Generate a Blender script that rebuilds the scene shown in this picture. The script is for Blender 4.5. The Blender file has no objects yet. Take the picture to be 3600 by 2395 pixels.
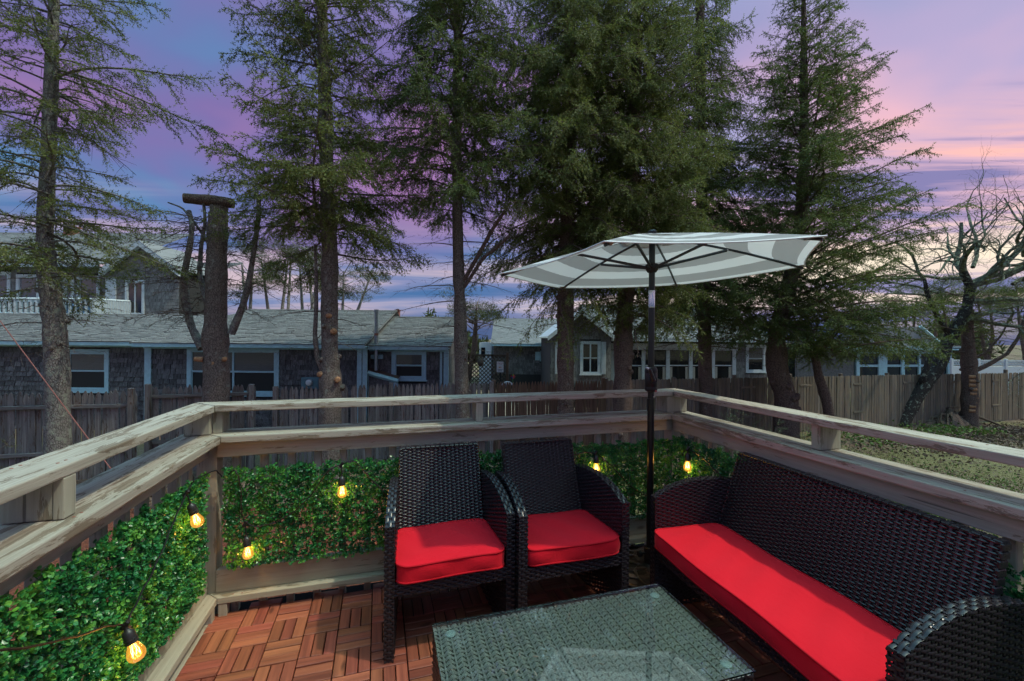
import bpy, bmesh, math, random
import numpy as np
from mathutils import Vector, Matrix, Quaternion
R = math.radians
PI = math.pi
rng = np.random.default_rng(7)
random.seed(7)
SC = bpy.context.scene
COL = SC.collection

# ------------------------------------------------------------------ camera
CAM_H = 1.405                 # eye above the deck tiles; the deck's rails run along world x and y
YAW, ROLL = 0.2857, 0.0082    # the camera looks 16 degrees to the right of the deck's long axis
FPX, PY0 = 1495.1, 1190.25    # focal length and horizon row in photograph pixels (3600 x 2395)
cd = bpy.data.cameras.new("camera")
cam = bpy.data.objects.new("camera", cd); COL.objects.link(cam)
cd.sensor_width = 36.0
cd.lens = FPX / 3600 * 36
cd.shift_y = -(1197.5 - PY0) / 3600
cd.clip_start = 0.05; cd.clip_end = 2000
cam.matrix_world = (Matrix.Translation((0, 0, CAM_H)) @ Matrix.Rotation(-YAW, 4, 'Z')
                    @ Matrix.Rotation(PI / 2, 4, 'X') @ Matrix.Rotation(ROLL, 4, 'Z'))
SC.camera = cam

# ------------------------------------------------------------------ sun, sky, exposure
SUN_TO = Vector((0.50, -0.30, 1.0)).normalized()
sd = bpy.data.lights.new("sun", 'SUN'); sun = bpy.data.objects.new("sun", sd); COL.objects.link(sun)
sd.energy = 2.1; sd.angle = R(1.2); sd.color = (1.0, 0.90, 0.74)
sun.rotation_euler = SUN_TO.to_track_quat('Z', 'Y').to_euler()
SC.view_settings.view_transform = 'Standard'; SC.view_settings.look = 'None'
SC.view_settings.exposure = 0.0; SC.view_settings.gamma = 1.0
SC.view_settings.use_curve_mapping = False
SC.render.engine = 'CYCLES'
SC.cycles.use_denoising = True
SC.cycles.max_bounces = 5; SC.cycles.diffuse_bounces = 2; SC.cycles.glossy_bounces = 2
SC.cycles.adaptive_threshold = 0.04
SC.cycles.transparent_max_bounces = 12; SC.cycles.transmission_bounces = 4
SC.cycles.sample_clamp_indirect = 4.0
SC.cycles.caustics_reflective = False; SC.cycles.caustics_refractive = False

class NT:
    """short hand for building node trees"""
    def __init__(s, tree): s.t = tree; s.n = tree.nodes; s.l = tree.links
    def new(s, kind, **kw):
        n = s.n.new(kind)
        for k, v in kw.items(): setattr(n, k, v)
        return n
    def put(s, node, i, v):
        sock = node.inputs[i]
        if hasattr(v, 'is_linked') or isinstance(v, bpy.types.NodeSocket): s.l.new(v, sock)
        else: sock.default_value = v
    def math(s, op, a, b=0.0, c=None, clamp=False):
        n = s.new('ShaderNodeMath', operation=op, use_clamp=clamp)
        s.put(n, 0, a); s.put(n, 1, b)
        if c is not None: s.put(n, 2, c)
        return n.outputs[0]
    def vmath(s, op, a, b=None):
        n = s.new('ShaderNodeVectorMath', operation=op)
        s.put(n, 0, a)
        if b is not None: s.put(n, 1, b)
        return n.outputs[0] if op not in ('DOT_PRODUCT', 'LENGTH') else n.outputs['Value']
    def mix(s, f, a, b, blend='MIX'):
        n = s.new('ShaderNodeMix', data_type='RGBA', blend_type=blend)
        s.put(n, 0, f); s.put(n, 6, a); s.put(n, 7, b)
        return n.outputs[2]
    def ramp(s, f, stops, interp='LINEAR'):
        n = s.new('ShaderNodeValToRGB'); cr = n.color_ramp; cr.interpolation = interp
        while len(cr.elements) < len(stops): cr.elements.new(0.5)
        for e, (p, c) in zip(cr.elements, stops):
            e.position = p; e.color = (*c, 1) if len(c) == 3 else c
        s.put(n, 0, f); return n.outputs[0]
    def noise(s, vec, scale, detail=3.0, rough=0.55, dist=0.0):
        n = s.new('ShaderNodeTexNoise'); s.put(n, 'Vector', vec)
        n.inputs['Scale'].default_value = scale; n.inputs['Detail'].default_value = detail
        n.inputs['Roughness'].default_value = rough; n.inputs['Distortion'].default_value = dist
        return n.outputs[0]
    def maprange(s, v, a, b, c=0.0, d=1.0, smooth=False):
        n = s.new('ShaderNodeMapRange', interpolation_type='SMOOTHSTEP' if smooth else 'LINEAR')
        for i, x in enumerate((v, a, b, c, d)): s.put(n, i, x)
        return n.outputs[0]
    def xyz(s, x, y, z):
        n = s.new('ShaderNodeCombineXYZ')
        for i, v in enumerate((x, y, z)): s.put(n, i, v)
        return n.outputs[0]

def rgb(r, g, b): return (r, g, b, 1.0)
def s2l(r, g, b):
    f = lambda c: (c / 255 / 12.92) if c / 255 <= .04045 else ((c / 255 + .055) / 1.055) ** 2.4
    return (f(r), f(g), f(b), 1.0)

# dusk sky: bands of lavender and pink cloud, brighter and creamier towards the sunset on the right, clear blue overhead
W = bpy.data.worlds.new("World"); SC.world = W; W.use_nodes = True
T = NT(W.node_tree); T.n.clear()
dirv = T.new('ShaderNodeTexCoord').outputs['Generated']
dirv = T.vmath('NORMALIZE', dirv)
sep = T.new('ShaderNodeSeparateXYZ'); T.put(sep, 0, dirv)
zz = sep.outputs[2]; zc = T.math('MAXIMUM', zz, 0.0)
sunset = T.vmath('DOT_PRODUCT', dirv, (0.93, 0.36, 0.0))
glow = T.maprange(sunset, 0.45, 0.97, smooth=True)
planar = T.xyz(T.math('DIVIDE', sep.outputs[0], T.math('ADD', zc, 0.22)),
               T.math('DIVIDE', sep.outputs[1], T.math('ADD', zc, 0.22)), 0.0)
n_big = T.noise(planar, 0.85, 4.0, 0.5, 0.4)
# cloud rows on a flat deck of cloud, running across the line of sight
d_f = T.math('ADD', T.math('ABSOLUTE', T.vmath('DOT_PRODUCT', dirv, (math.sin(YAW), math.cos(YAW), 0.0))), 0.12)
d_r = T.vmath('DOT_PRODUCT', dirv, (math.cos(YAW), -math.sin(YAW), 0.0))
band = T.xyz(T.math('MULTIPLY', T.math('DIVIDE', d_r, d_f), 0.75), 0.0, T.math('MULTIPLY', T.math('DIVIDE', zz, d_f), 11.0))
n_band = T.noise(band, 1.35, 5.0, 0.55, 0.25)
left = T.ramp(n_big, [(0.34, s2l(72, 138, 182)[:3]), (0.43, s2l(100, 116, 170)[:3]), (0.50, s2l(120, 106, 164)[:3]), (0.58, s2l(152, 114, 164)[:3])])
left_low = T.ramp(n_band, [(0.38, s2l(68, 108, 158)[:3]), (0.48, s2l(120, 134, 176)[:3]), (0.58, s2l(196, 178, 190)[:3])])
left = T.mix(T.maprange(zz, 0.30, 0.08, smooth=True), left, left_low)
right_hi = T.ramp(n_big, [(0.36, s2l(140, 158, 200)[:3]), (0.50, s2l(176, 164, 202)[:3]), (0.64, s2l(222, 178, 196)[:3])])
right_lo = T.ramp(n_band, [(0.40, s2l(112, 118, 164)[:3]), (0.47, s2l(146, 140, 180)[:3]), (0.515, s2l(224, 204, 200)[:3]), (0.60, s2l(240, 226, 206)[:3])])
right_mid = T.ramp(n_band, [(0.40, s2l(128, 124, 172)[:3]), (0.48, s2l(208, 172, 194)[:3]), (0.60, s2l(240, 184, 180)[:3])])
right = T.mix(T.maprange(zz, 0.15, 0.24, smooth=True), right_lo, right_mid)
right = T.mix(T.maprange(zz, 0.28, 0.40, smooth=True), right, right_hi)
dusk = T.mix(1.0, T.mix(glow, left, right), rgb(1.22, 1.20, 1.16), 'MULTIPLY')
hz = T.maprange(zz, 0.075, 0.02, smooth=True)
dusk = T.mix(T.math('MULTIPLY', hz, 0.75), dusk, s2l(50, 76, 120))
skyn = T.new('ShaderNodeTexSky', sky_type='NISHITA', sun_disc=False)
skyn.sun_elevation = math.asin(SUN_TO.z); skyn.sun_rotation = math.atan2(SUN_TO.x, SUN_TO.y)
zen = T.mix(1.0, skyn.outputs[0], rgb(0.34, 0.57, 0.45), 'MULTIPLY')
col = T.mix(T.maprange(zz, 0.54, 0.90, smooth=True), dusk, zen)
col = T.mix(T.maprange(zz, 0.0, -0.05), col, rgb(0.05, 0.06, 0.07))
bg = T.new('ShaderNodeBackground'); T.put(bg, 0, col); bg.inputs[1].default_value = 1.0
wo = T.new('ShaderNodeOutputWorld'); T.l.new(bg.outputs[0], wo.inputs[0])

# ------------------------------------------------------------------ helpers: measuring, meshes, objects
_c, _s = math.cos(YAW), math.sin(YAW); _cr, _sr = math.cos(ROLL), math.sin(ROLL)
def ray(u, v):
    a, b = u - 1800, v - PY0
    x, y = (_cr * a + _sr * b) / FPX, (-_sr * a + _cr * b) / FPX
    return np.array([_c * x + _s, -_s * x + _c, -y])
EYE = np.array([0, 0, CAM_H])
def onz(u, v, z): r = ray(u, v); return EYE + r * ((z - CAM_H) / r[2])
def ony(u, v, Y): r = ray(u, v); return EYE + r * (Y / r[1])
def onx(u, v, X): r = ray(u, v); return EYE + r * (X / r[0])
def ond(u, v, d): return EYE + ray(u, v) * d
def proj(P):
    """photograph pixel of world points; used only to decide which alike pieces show largest"""
    d = np.atleast_2d(np.asarray(P, float)) - EYE
    x = _c * d[:, 0] - _s * d[:, 1]; z = _s * d[:, 0] + _c * d[:, 1]
    zs = np.where(z > .05, z, .05)
    return np.stack([1800 + FPX * x / zs, PY0 - FPX * d[:, 2] / zs, z], 1)

MATS = {}
def link(o, parent=None):
    COL.objects.link(o)
    if parent is not None: o.parent = parent
    return o
def tag(o, label=None, cat=None, group=None, kind=None):
    if label: o['label'] = label
    if cat: o['category'] = cat
    if group: o['group'] = group
    if kind: o['kind'] = kind
    return o
def thing(name, label, cat, loc=(0, 0, 0), rz=0.0, group=None, kind=None):
    o = bpy.data.objects.new(name, None); o.empty_display_size = .1
    o.location = loc; o.rotation_euler = (0, 0, rz)
    link(o); return tag(o, label, cat, group, kind)
def wloc(o):
    v = Vector((0, 0, 0))
    while o is not None: v = v + o.location; o = o.parent
    return v

def np_mesh(name, V, F, smooth=False, sharp=None):
    """mesh from arrays: V (n,3); F a list of face index arrays, each (m,k)"""
    me = bpy.data.meshes.new(name)
    if isinstance(F, np.ndarray): F = [F]
    V = np.asarray(V, np.float32)
    me.vertices.add(len(V)); me.vertices.foreach_set('co', V.ravel())
    nl = sum(f.size for f in F); nf = sum(len(f) for f in F)
    me.loops.add(nl); me.polygons.add(nf)
    me.loops.foreach_set('vertex_index', np.concatenate([f.ravel() for f in F]).astype(np.int32))
    tot = np.concatenate([np.full(len(f), f.shape[1], np.int32) for f in F])
    me.polygons.foreach_set('loop_start', np.concatenate([[0], np.cumsum(tot)[:-1]]).astype(np.int32))
    me.polygons.foreach_set('use_smooth', np.full(nf, smooth, bool))
    me.update(calc_edges=True)
    if smooth and sharp: me.set_sharp_from_angle(angle=R(sharp))
    return me
def mesh_obj(name, me, mat, parent=None, loc=(0, 0, 0), rot=(0, 0, 0), kind=None):
    if mat is not None:
        me.materials.clear(); me.materials.append(MATS[mat])
    o = bpy.data.objects.new(name, me); o.location = loc; o.rotation_euler = rot
    link(o, parent)
    if kind: o['kind'] = kind
    return o

class MB:
    """collects shapes; build() links them as one mesh object"""
    def __init__(s): s.v = []; s.f = {}; s.n = 0
    def raw(s, V, *Fs):
        V = np.asarray(V, float)
        for F in Fs:
            F = np.asarray(F, int)
            if len(F): s.f.setdefault(F.shape[1], []).append(F + s.n)
        s.v.append(V); s.n += len(V); return s
    def box(s, a, b, ch=0.0, M=None):
        """box from corner a to corner b; ch chamfers every edge; M a 3x3 turn about the centre"""
        a, b = np.asarray(a, float), np.asarray(b, float)
        c, h = (a + b) / 2, np.abs(b - a) / 2
        if ch <= 0:
            V = np.array([[x, y, z] for x in (-1, 1) for y in (-1, 1) for z in (-1, 1)], float) * h
            F = [(0, 1, 3, 2), (4, 6, 7, 5), (0, 4, 5, 1), (2, 3, 7, 6), (0, 2, 6, 4), (1, 5, 7, 3)]
            Fs = [np.array(F)]
        else:
            ch = min(ch, h.min() * .9)
            V = []
            for x in (-1, 1):
                for y in (-1, 1):
                    for z in (-1, 1):
                        p = np.array([x, y, z])
                        for k in range(3):
                            q = h - ch; q[k] = h[k]; V.append(p * q)
            V = np.array(V)
            idx = lambda x, y, z, k: ((x * 2 + y) * 2 + z) * 3 + k
            Q = []; Tn = []
            for k in range(3):
                i, j = [(1, 2), (2, 0), (0, 1)][k]
                for sg in (0, 1):
                    q = []
                    for (ui, uj) in ((0, 0), (1, 0), (1, 1), (0, 1)):
                        t = [0, 0, 0]; t[k] = sg; t[i] = ui; t[j] = uj; q.append(idx(*t, k))
                    Q.append(q if sg else q[::-1])
            for k in range(3):
                i, j = [(1, 2), (2, 0), (0, 1)][k]
                for ui in (0, 1):
                    for uj in (0, 1):
                        t0 = [0, 0, 0]; t0[i] = ui; t0[j] = uj; t1 = list(t0); t1[k] = 1
                        q = [idx(*t0, i), idx(*t1, i), idx(*t1, j), idx(*t0, j)]
                        Q.append(q if ui == uj else q[::-1])
            for x in (0, 1):
                for y in (0, 1):
                    for z in (0, 1):
                        t = [idx(x, y, z, 0), idx(x, y, z, 1), idx(x, y, z, 2)]
                        Tn.append(t if (x + y + z) % 2 else t[::-1])
            Fs = [np.array(Q), np.array(Tn)]
        if M is not None: V = V @ np.asarray(M, float).T
        return s.raw(V + c, *Fs)
    def tube(s, pts, rad, sides=8, cap=True):
        P = np.asarray(pts, float); n = len(P)
        r = np.full(n, rad, float) if np.isscalar(rad) else np.asarray(rad, float)
        T_ = np.gradient(P, axis=0); T_ /= np.linalg.norm(T_, axis=1)[:, None] + 1e-12
        ref = np.array([0, 0, 1.]) if abs(T_[0, 2]) < .9 else np.array([1., 0, 0])
        a = np.cross(T_[0], ref); a /= np.linalg.norm(a)
        A = [a]
        for i in range(1, n):
            a = A[-1] - T_[i] * (A[-1] @ T_[i]); a /= np.linalg.norm(a) + 1e-12; A.append(a)
        A = np.array(A); B = np.cross(T_, A)
        th = np.arange(sides) * 2 * PI / sides
        V = P[:, None] + r[:, None, None] * (np.cos(th)[None, :, None] * A[:, None] + np.sin(th)[None, :, None] * B[:, None])
        V = V.reshape(-1, 3)
        i = np.arange(n - 1)[:, None] * sides; k = np.arange(sides)[None]; k2 = (k + 1) % sides
        Q = np.stack([i + k, i + k2, i + sides + k2, i + sides + k], -1).reshape(-1, 4)
        Fs = [Q]
        if cap:
            V = np.vstack([V, P[0], P[-1]]); c0, c1 = n * sides, n * sides + 1
            k = np.arange(sides); k2 = (k + 1) % sides
            Fs.append(np.concatenate([np.stack([k2, k, np.full(sides, c0)], 1), np.stack([k + (n - 1) * sides, k2 + (n - 1) * sides, np.full(sides, c1)], 1)]))
        return s.raw(V, *Fs)
    def lathe(s, prof, sides=24, c=(0, 0, 0)):
        prof = np.asarray(prof, float); n = len(prof)
        th = np.arange(sides) * 2 * PI / sides
        V = np.stack([prof[:, 0:1] * np.cos(th), prof[:, 0:1] * np.sin(th), np.repeat(prof[:, 1:2], sides, 1)], -1).reshape(-1, 3)
        i = np.arange(n - 1)[:, None] * sides; k = np.arange(sides)[None]; k2 = (k + 1) % sides
        return s.raw(V + np.asarray(c, float), np.stack([i + k, i + k2, i + sides + k2, i + sides + k], -1).reshape(-1, 4))
    def prism(s, poly, axis, lo, hi):
        """flat outline (2-d points, seen along the axis) given thickness lo..hi along that axis"""
        p = np.asarray(poly, float); n = len(p)
        def put(h):
            V = np.zeros((n, 3)); o = [i for i in range(3) if i != axis]
            V[:, o[0]] = p[:, 0]; V[:, o[1]] = p[:, 1]; V[:, axis] = h; return V
        V = np.vstack([put(lo), put(hi)])
        k = np.arange(n); k2 = (k + 1) % n
        s.raw(V, np.stack([k, k2, k2 + n, k + n], 1))
        base = s.n - 2 * n
        s.f.setdefault(n, []).append(np.array([np.arange(n)[::-1] + base, np.arange(n) + n + base]))
        return s
    def mesh(s, name, smooth=False, sharp=40):
        return np_mesh(name, np.vstack(s.v), [np.concatenate(x) for x in s.f.values()], smooth, sharp)
    def build(s, name, mat, parent=None, smooth=False, sharp=40, world=False, kind=None):
        me = s.mesh(name, smooth, sharp)
        if world and parent is not None: me.transform(Matrix.Translation(-wloc(parent)))
        return mesh_obj(name, me, mat, parent, kind=kind)
# ------------------------------------------------------------------ materials
def new_mat(name):
    m = bpy.data.materials.new(name); m.use_nodes = True
    t = NT(m.node_tree); t.n.clear()
    out = t.new('ShaderNodeOutputMaterial'); b = t.new('ShaderNodeBsdfPrincipled')
    t.l.new(b.outputs[0], out.inputs[0]); MATS[name] = m
    t.b = b; t.out = out
    return t
def obj_coords(t, jitter=True):
    v = t.new('ShaderNodeTexCoord').outputs['Object']
    if jitter:
        r = t.new('ShaderNodeObjectInfo').outputs['Random']
        v = t.vmath('ADD', v, t.xyz(t.math('MULTIPLY', r, 41.0), t.math('MULTIPLY', r, 17.0), t.math('MULTIPLY', r, 29.0)))
    return v
def bump(t, h, strength=.3, dist=.01):
    n = t.new('ShaderNodeBump'); n.inputs['Strength'].default_value = strength; n.inputs['Distance'].default_value = dist
    t.put(n, 'Height', h); t.l.new(n.outputs[0], t.b.inputs['Normal'])
def randval(t):
    """one number per object and per loose piece"""
    a = t.new('ShaderNodeObjectInfo').outputs['Random']; g = t.new('ShaderNodeNewGeometry').outputs['Random Per Island']
    return t.math('FRACT', t.math('ADD', t.math('MULTIPLY', a, 7.31), t.math('MULTIPLY', g, 5.17)))

def m_plain(name, c, rough=.6, metal=0., spec=.5, noise=None, bumps=None):
    t = new_mat(name); col = rgb(*c)
    if noise:
        sc, amt = noise
        n = t.noise(obj_coords(t), sc, 4.0)
        col = t.mix(t.maprange(n, .3, .7), rgb(*[x * (1 - amt) for x in c]), rgb(*[min(1, x * (1 + amt)) for x in c]))
    t.put(t.b, 'Base Color', col); t.b.inputs['Roughness'].default_value = rough
    t.b.inputs['Metallic'].default_value = metal; t.b.inputs['Specular IOR Level'].default_value = spec
    if bumps: bump(t, t.noise(obj_coords(t), bumps[0], 5.0), bumps[1], bumps[2])
    return t

def m_wood(name, axis, light, dark, bare=None, bare_amt=.0, vary=.18, grain=70, rough=.75, bs=.35, crack=.5, spec=.3, hue=.012, knots=False):
    """long-grained wood; the grain runs along the given axis of the piece"""
    t = new_mat(name); v = obj_coords(t)
    k = [1.0, 1.0, 1.0]; k[axis] = .035
    mp = t.vmath('MULTIPLY', v, tuple(k))
    g = t.noise(mp, grain, 5.0, .6, .3)
    g2 = t.noise(mp, grain * .28, 3.0, .5, .8)
    gm = t.math('ADD', t.math('MULTIPLY', g, .6), t.math('MULTIPLY', g2, .4))
    col = t.ramp(gm, [(.34, dark), (.50, tuple(a * .55 + b * .45 for a, b in zip(light, dark))), (.62, light)])
    if bare:
        k2 = [1.0, 1.0, 1.0]; k2[axis] = .16
        pn = t.noise(t.vmath('MULTIPLY', v, tuple(k2)), 26, 7.0, .72, .4)
        pm = t.maprange(pn, .61 - bare_amt, .635 - bare_amt, smooth=True)
        bc = t.ramp(g, [(.35, tuple(x * .55 for x in bare)), (.6, bare)])
        col = t.mix(t.math('MULTIPLY', pm, .85), col, bc)
    if knots:
        kv = [1.0, 1.0, 1.0]; kv[axis] = .42
        vo = t.new('ShaderNodeTexVoronoi'); t.put(vo, 'Vector', t.vmath('ADD', t.vmath('MULTIPLY', v, tuple(kv)), t.vmath('MULTIPLY', t.xyz(g2, g2, g2), (.03, .03, .03)))); vo.inputs['Scale'].default_value = 9.0
        sc_ = t.new('ShaderNodeSeparateColor'); t.put(sc_, 0, vo.outputs[1])
        kn = t.math('MULTIPLY', t.maprange(vo.outputs[0], .14, .06), t.maprange(sc_.outputs[0], .72, .76))
        col = t.mix(t.math('MULTIPLY', kn, .75), col, rgb(*[x * .40 for x in dark]))
    cr = t.noise(mp, grain * .5, 2.0, .4, .2)
    cm = t.maprange(cr, .30, .26)
    col = t.mix(t.math('MULTIPLY', cm, crack), col, rgb(*[x * .22 for x in dark]))
    rv = randval(t)
    hsv = t.new('ShaderNodeHueSaturation'); t.put(hsv, 'Color', col)
    t.put(hsv, 'Value', t.maprange(rv, 0, 1, 1 - vary, 1 + vary))
    t.put(hsv, 'Hue', t.maprange(t.math('FRACT', t.math('MULTIPLY', rv, 13.7)), 0, 1, .5 - hue, .5 + hue))
    t.put(t.b, 'Base Color', hsv.outputs[0])
    t.b.inputs['Roughness'].default_value = rough; t.b.inputs['Specular IOR Level'].default_value = spec
    h = t.math('SUBTRACT', gm, t.math('MULTIPLY', cm, .5))
    bump(t, h, bs, .004)
    return t

for ax, nm in ((0, 'x'), (1, 'y'), (2, 'z')):
    m_wood('rail_wood_' + nm, ax, (.40, .365, .285), (.31, .285, .22), bare=(.25, .20, .135), bare_amt=.02, vary=.05, crack=.7, grain=110, knots=True)
    m_wood('cap_wood_' + nm, ax, (.46, .425, .345), (.30, .275, .215), bare=(.23, .18, .12), bare_amt=.08, vary=.04, crack=.85, bs=.5, grain=120, knots=True)
    m_wood('old_fence_' + nm, ax, (.28, .272, .250), (.12, .112, .100), bare=(.15, .095, .065), bare_amt=.05, vary=.22, grain=45, crack=.8, bs=.5)
    m_wood('brown_fence_' + nm, ax, (.19, .125, .082), (.10, .062, .040), vary=.14, grain=45, crack=.6)
    m_wood('stockade_' + nm, ax, (.235, .19, .135), (.13, .10, .070), bare=(.17, .16, .14), bare_amt=.10, vary=.24, grain=40, crack=.6)
    m_wood('acacia_' + nm, ax, (.35, .105, .056), (.155, .043, .025), vary=.28, grain=55, rough=.5, bs=.18, crack=.15, spec=.45, knots=True)
m_wood('shingle_wall', 1, (.165, .165, .165), (.060, .060, .060), bare=(.23, .235, .235), bare_amt=.05, vary=.34, grain=40, crack=.6, rough=.9)
m_wood('shingle_wall_pale', 1, (.25, .245, .235), (.13, .127, .12), vary=.22, grain=40, crack=.5, rough=.9)
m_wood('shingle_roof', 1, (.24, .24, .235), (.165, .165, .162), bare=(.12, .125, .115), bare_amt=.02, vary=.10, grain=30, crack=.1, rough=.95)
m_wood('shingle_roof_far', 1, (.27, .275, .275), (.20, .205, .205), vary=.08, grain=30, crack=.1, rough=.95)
m_wood('driftwood', 0, (.17, .12, .085), (.07, .047, .033), vary=.1, grain=30, crack=.8)

m_plain('trim', (.38, .60, .66), .55, noise=(9, .10))
m_plain('trim_pale', (.52, .58, .60), .55, noise=(9, .10))
m_plain('wall_under', (.03, .03, .028), .9)
m_plain('roof_edge', (.16, .07, .045), .8, noise=(20, .4))
m_plain('black_plastic', (.012, .012, .013), .45, spec=.4)
m_plain('under_tile', (.006, .006, .007), .9, spec=.1)
m_plain('black_metal', (.010, .011, .013), .28, metal=.2, spec=.6)
m_plain('grey_metal', (.055, .065, .08), .35, metal=.6)
m_plain('chrome', (.62, .63, .65), .12, metal=1.0)
m_plain('bronze', (.055, .045, .038), .38, metal=.55, spec=.6, noise=(40, .35))
m_plain('bronze_high', (.16, .125, .095), .35, metal=.6, noise=(60, .3))
m_plain('rubber_cord', (.010, .010, .011), .5, spec=.4)
m_plain('socket', (.022, .021, .020), .42, spec=.5)
m_plain('cut_wood', (.36, .20, .10), .85, noise=(40, .4))
m_plain('white_plastic', (.70, .74, .76), .5)
m_plain('meter_grey', (.10, .20, .24), .5)
m_plain('galvanised', (.30, .34, .37), .45, metal=.5, noise=(30, .2))
m_plain('red_cord', (.20, .065, .05), .7)
m_plain('brick_red', (.25, .10, .07), .9, noise=(30, .3))
m_plain('stone', (.07, .075, .085), .9, noise=(12, .5), bumps=(14, .8, .05))
m_plain('litter', (.20, .135, .095), .9)
m_plain('disc_clear', (.42, .50, .50), .35, spec=.5)
m_plain('terracotta', (.10, .075, .065), .8, noise=(30, .3))
m_plain('lattice', (.085, .062, .045), .85, noise=(20, .3))
m_plain('sand_drive', (.42, .37, .29), .95, noise=(8, .15))
m_plain('blue_tarp', (.05, .13, .24), .6, noise=(6, .3))
m_plain('curtain', (.40, .38, .33), .9, noise=(50, .2))
m_plain('siding_white', (.58, .64, .66), .6)
for nm, c in (('sign_red', (.42, .10, .08)), ('sign_orange', (.55, .22, .06)), ('sign_ink', (.08, .12, .16)),
              ('petal_red', (.5, .03, .05)), ('petal_blue', (.03, .06, .4)), ('petal_green', (.05, .35, .08)), ('petal_yellow', (.6, .45, .05))):
    m_plain(nm, c, .5)

# wicker
def m_wicker(name, c, rough):
    t = new_mat(name); v = obj_coords(t)
    n = t.noise(v, 90, 3.0)
    t.put(t.b, 'Base Color', t.mix(n, rgb(*[x * .6 for x in c]), rgb(*[x * 1.35 for x in c])))
    t.put(t.b, 'Roughness', t.maprange(n, .2, .8, rough - .08, rough + .1)); t.b.inputs['Specular IOR Level'].default_value = .55
    return t
m_wicker('wicker', (.022, .018, .021), .30)
m_wicker('wicker_table_lit', (.30, .285, .265), .34)  # same wicker, with sunlight and the glass's reflection put into a lighter colour

# red cushion cloth
t = new_mat('red_cloth'); v = obj_coords(t)
n = t.noise(v, 5, 3.0); w = t.noise(v, 900, 2.0)
t.put(t.b, 'Base Color', t.mix(n, rgb(.66, .004, .015), rgb(.74, .008, .024)))
t.b.inputs['Roughness'].default_value = .85; t.b.inputs['Sheen Weight'].default_value = .06; t.b.inputs['Specular IOR Level'].default_value = .2
wr = t.noise(t.vmath('MULTIPLY', v, (1.0, 2.6, 1.0)), 13, 4.0, .6, 1.2)
bump(t, t.math('ADD', t.math('MULTIPLY', w, .12), t.math('ADD', t.math('MULTIPLY', wr, .8), n)), .30, .010)
t = m_plain('red_piping', (.50, .005, .014), .8, spec=.2)

# canopy: grey and white bands that run parallel to the rim (attribute 'band' = distance from rim)
t = new_mat('canopy_cloth')
at = t.new('ShaderNodeAttribute', attribute_name='band').outputs['Fac']
st = t.ramp(at, [(0, (.80, .81, .80)), (.045, (.40, .395, .39)), (.20, (.80, .81, .80)), (.345, (.40, .395, .39)), (.50, (.80, .81, .80)), (.65, (.40, .395, .39)), (.80, (.80, .81, .80))], 'CONSTANT')
t.put(t.b, 'Base Color', st); t.b.inputs['Roughness'].default_value = .85; t.b.inputs['Specular IOR Level'].default_value = .2
tr = t.new('ShaderNodeBsdfTranslucent'); t.put(tr, 0, st)
mx = t.new('ShaderNodeMixShader'); mx.inputs[0].default_value = .35
t.l.new(t.b.outputs[0], mx.inputs[1]); t.l.new(tr.outputs[0], mx.inputs[2]); t.l.new(mx.outputs[0], t.out.inputs[0])
m_plain('canopy_pocket', (.36, .35, .345), .85)

# foliage
def m_leaf(name, dark, mid, light, trans=.25, rough=.55, clump=1.2, spec=.4):
    t = new_mat(name)
    isl = t.new('ShaderNodeNewGeometry').outputs['Random Per Island']
    pos = t.new('ShaderNodeNewGeometry').outputs['Position']
    cn = t.noise(pos, clump, 3.0)
    f = t.math('ADD', t.math('MULTIPLY', isl, .45), t.math('MULTIPLY', t.maprange(cn, .3, .7), .55))
    col = t.ramp(f, [(.12, dark), (.5, mid), (.9, light)])
    t.put(t.b, 'Base Color', col); t.b.inputs['Roughness'].default_value = rough; t.b.inputs['Specular IOR Level'].default_value = spec
    tr = t.new('ShaderNodeBsdfTranslucent'); t.put(tr, 0, col)
    mx = t.new('ShaderNodeMixShader'); mx.inputs[0].default_value = trans
    t.l.new(t.b.outputs[0], mx.inputs[1]); t.l.new(tr.outputs[0], mx.inputs[2]); t.l.new(mx.outputs[0], t.out.inputs[0])
m_leaf('needles', (.066, .092, .022), (.138, .172, .042), (.255, .275, .076), .44)
m_leaf('needles_deep', (.050, .082, .022), (.106, .148, .038), (.200, .235, .060), .44)
m_leaf('needles_brown', (.085, .055, .030), (.12, .082, .045), (.16, .12, .06), .15)
m_leaf('pine_far', (.045, .062, .022), (.085, .105, .035), (.15, .16, .055), .2)
m_leaf('juniper', (.050, .075, .040), (.095, .125, .066), (.17, .19, .10), .2, clump=4)
m_leaf('boxwood', (.012, .110, .045), (.040, .250, .065), (.200, .470, .060), .30, rough=.30, clump=9, spec=.6)
m_leaf('herb', (.05, .10, .020), (.10, .18, .035), (.18, .27, .06), .3, clump=2)
m_leaf('grass', (.09, .13, .035), (.15, .18, .055), (.23, .24, .09), .25, clump=1.5)
m_leaf('dry_leaf', (.09, .060, .042), (.15, .105, .075), (.25, .20, .155), .1, rough=.8, clump=3)
m_leaf('mulch_chip', (.10, .022, .010), (.21, .052, .022), (.34, .10, .045), .0, rough=.9, clump=3)
m_leaf('weed', (.05, .07, .012), (.10, .12, .02), (.16, .17, .03), .25, clump=2)
m_plain('backing_net', (.004, .012, .004), .8)

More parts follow.
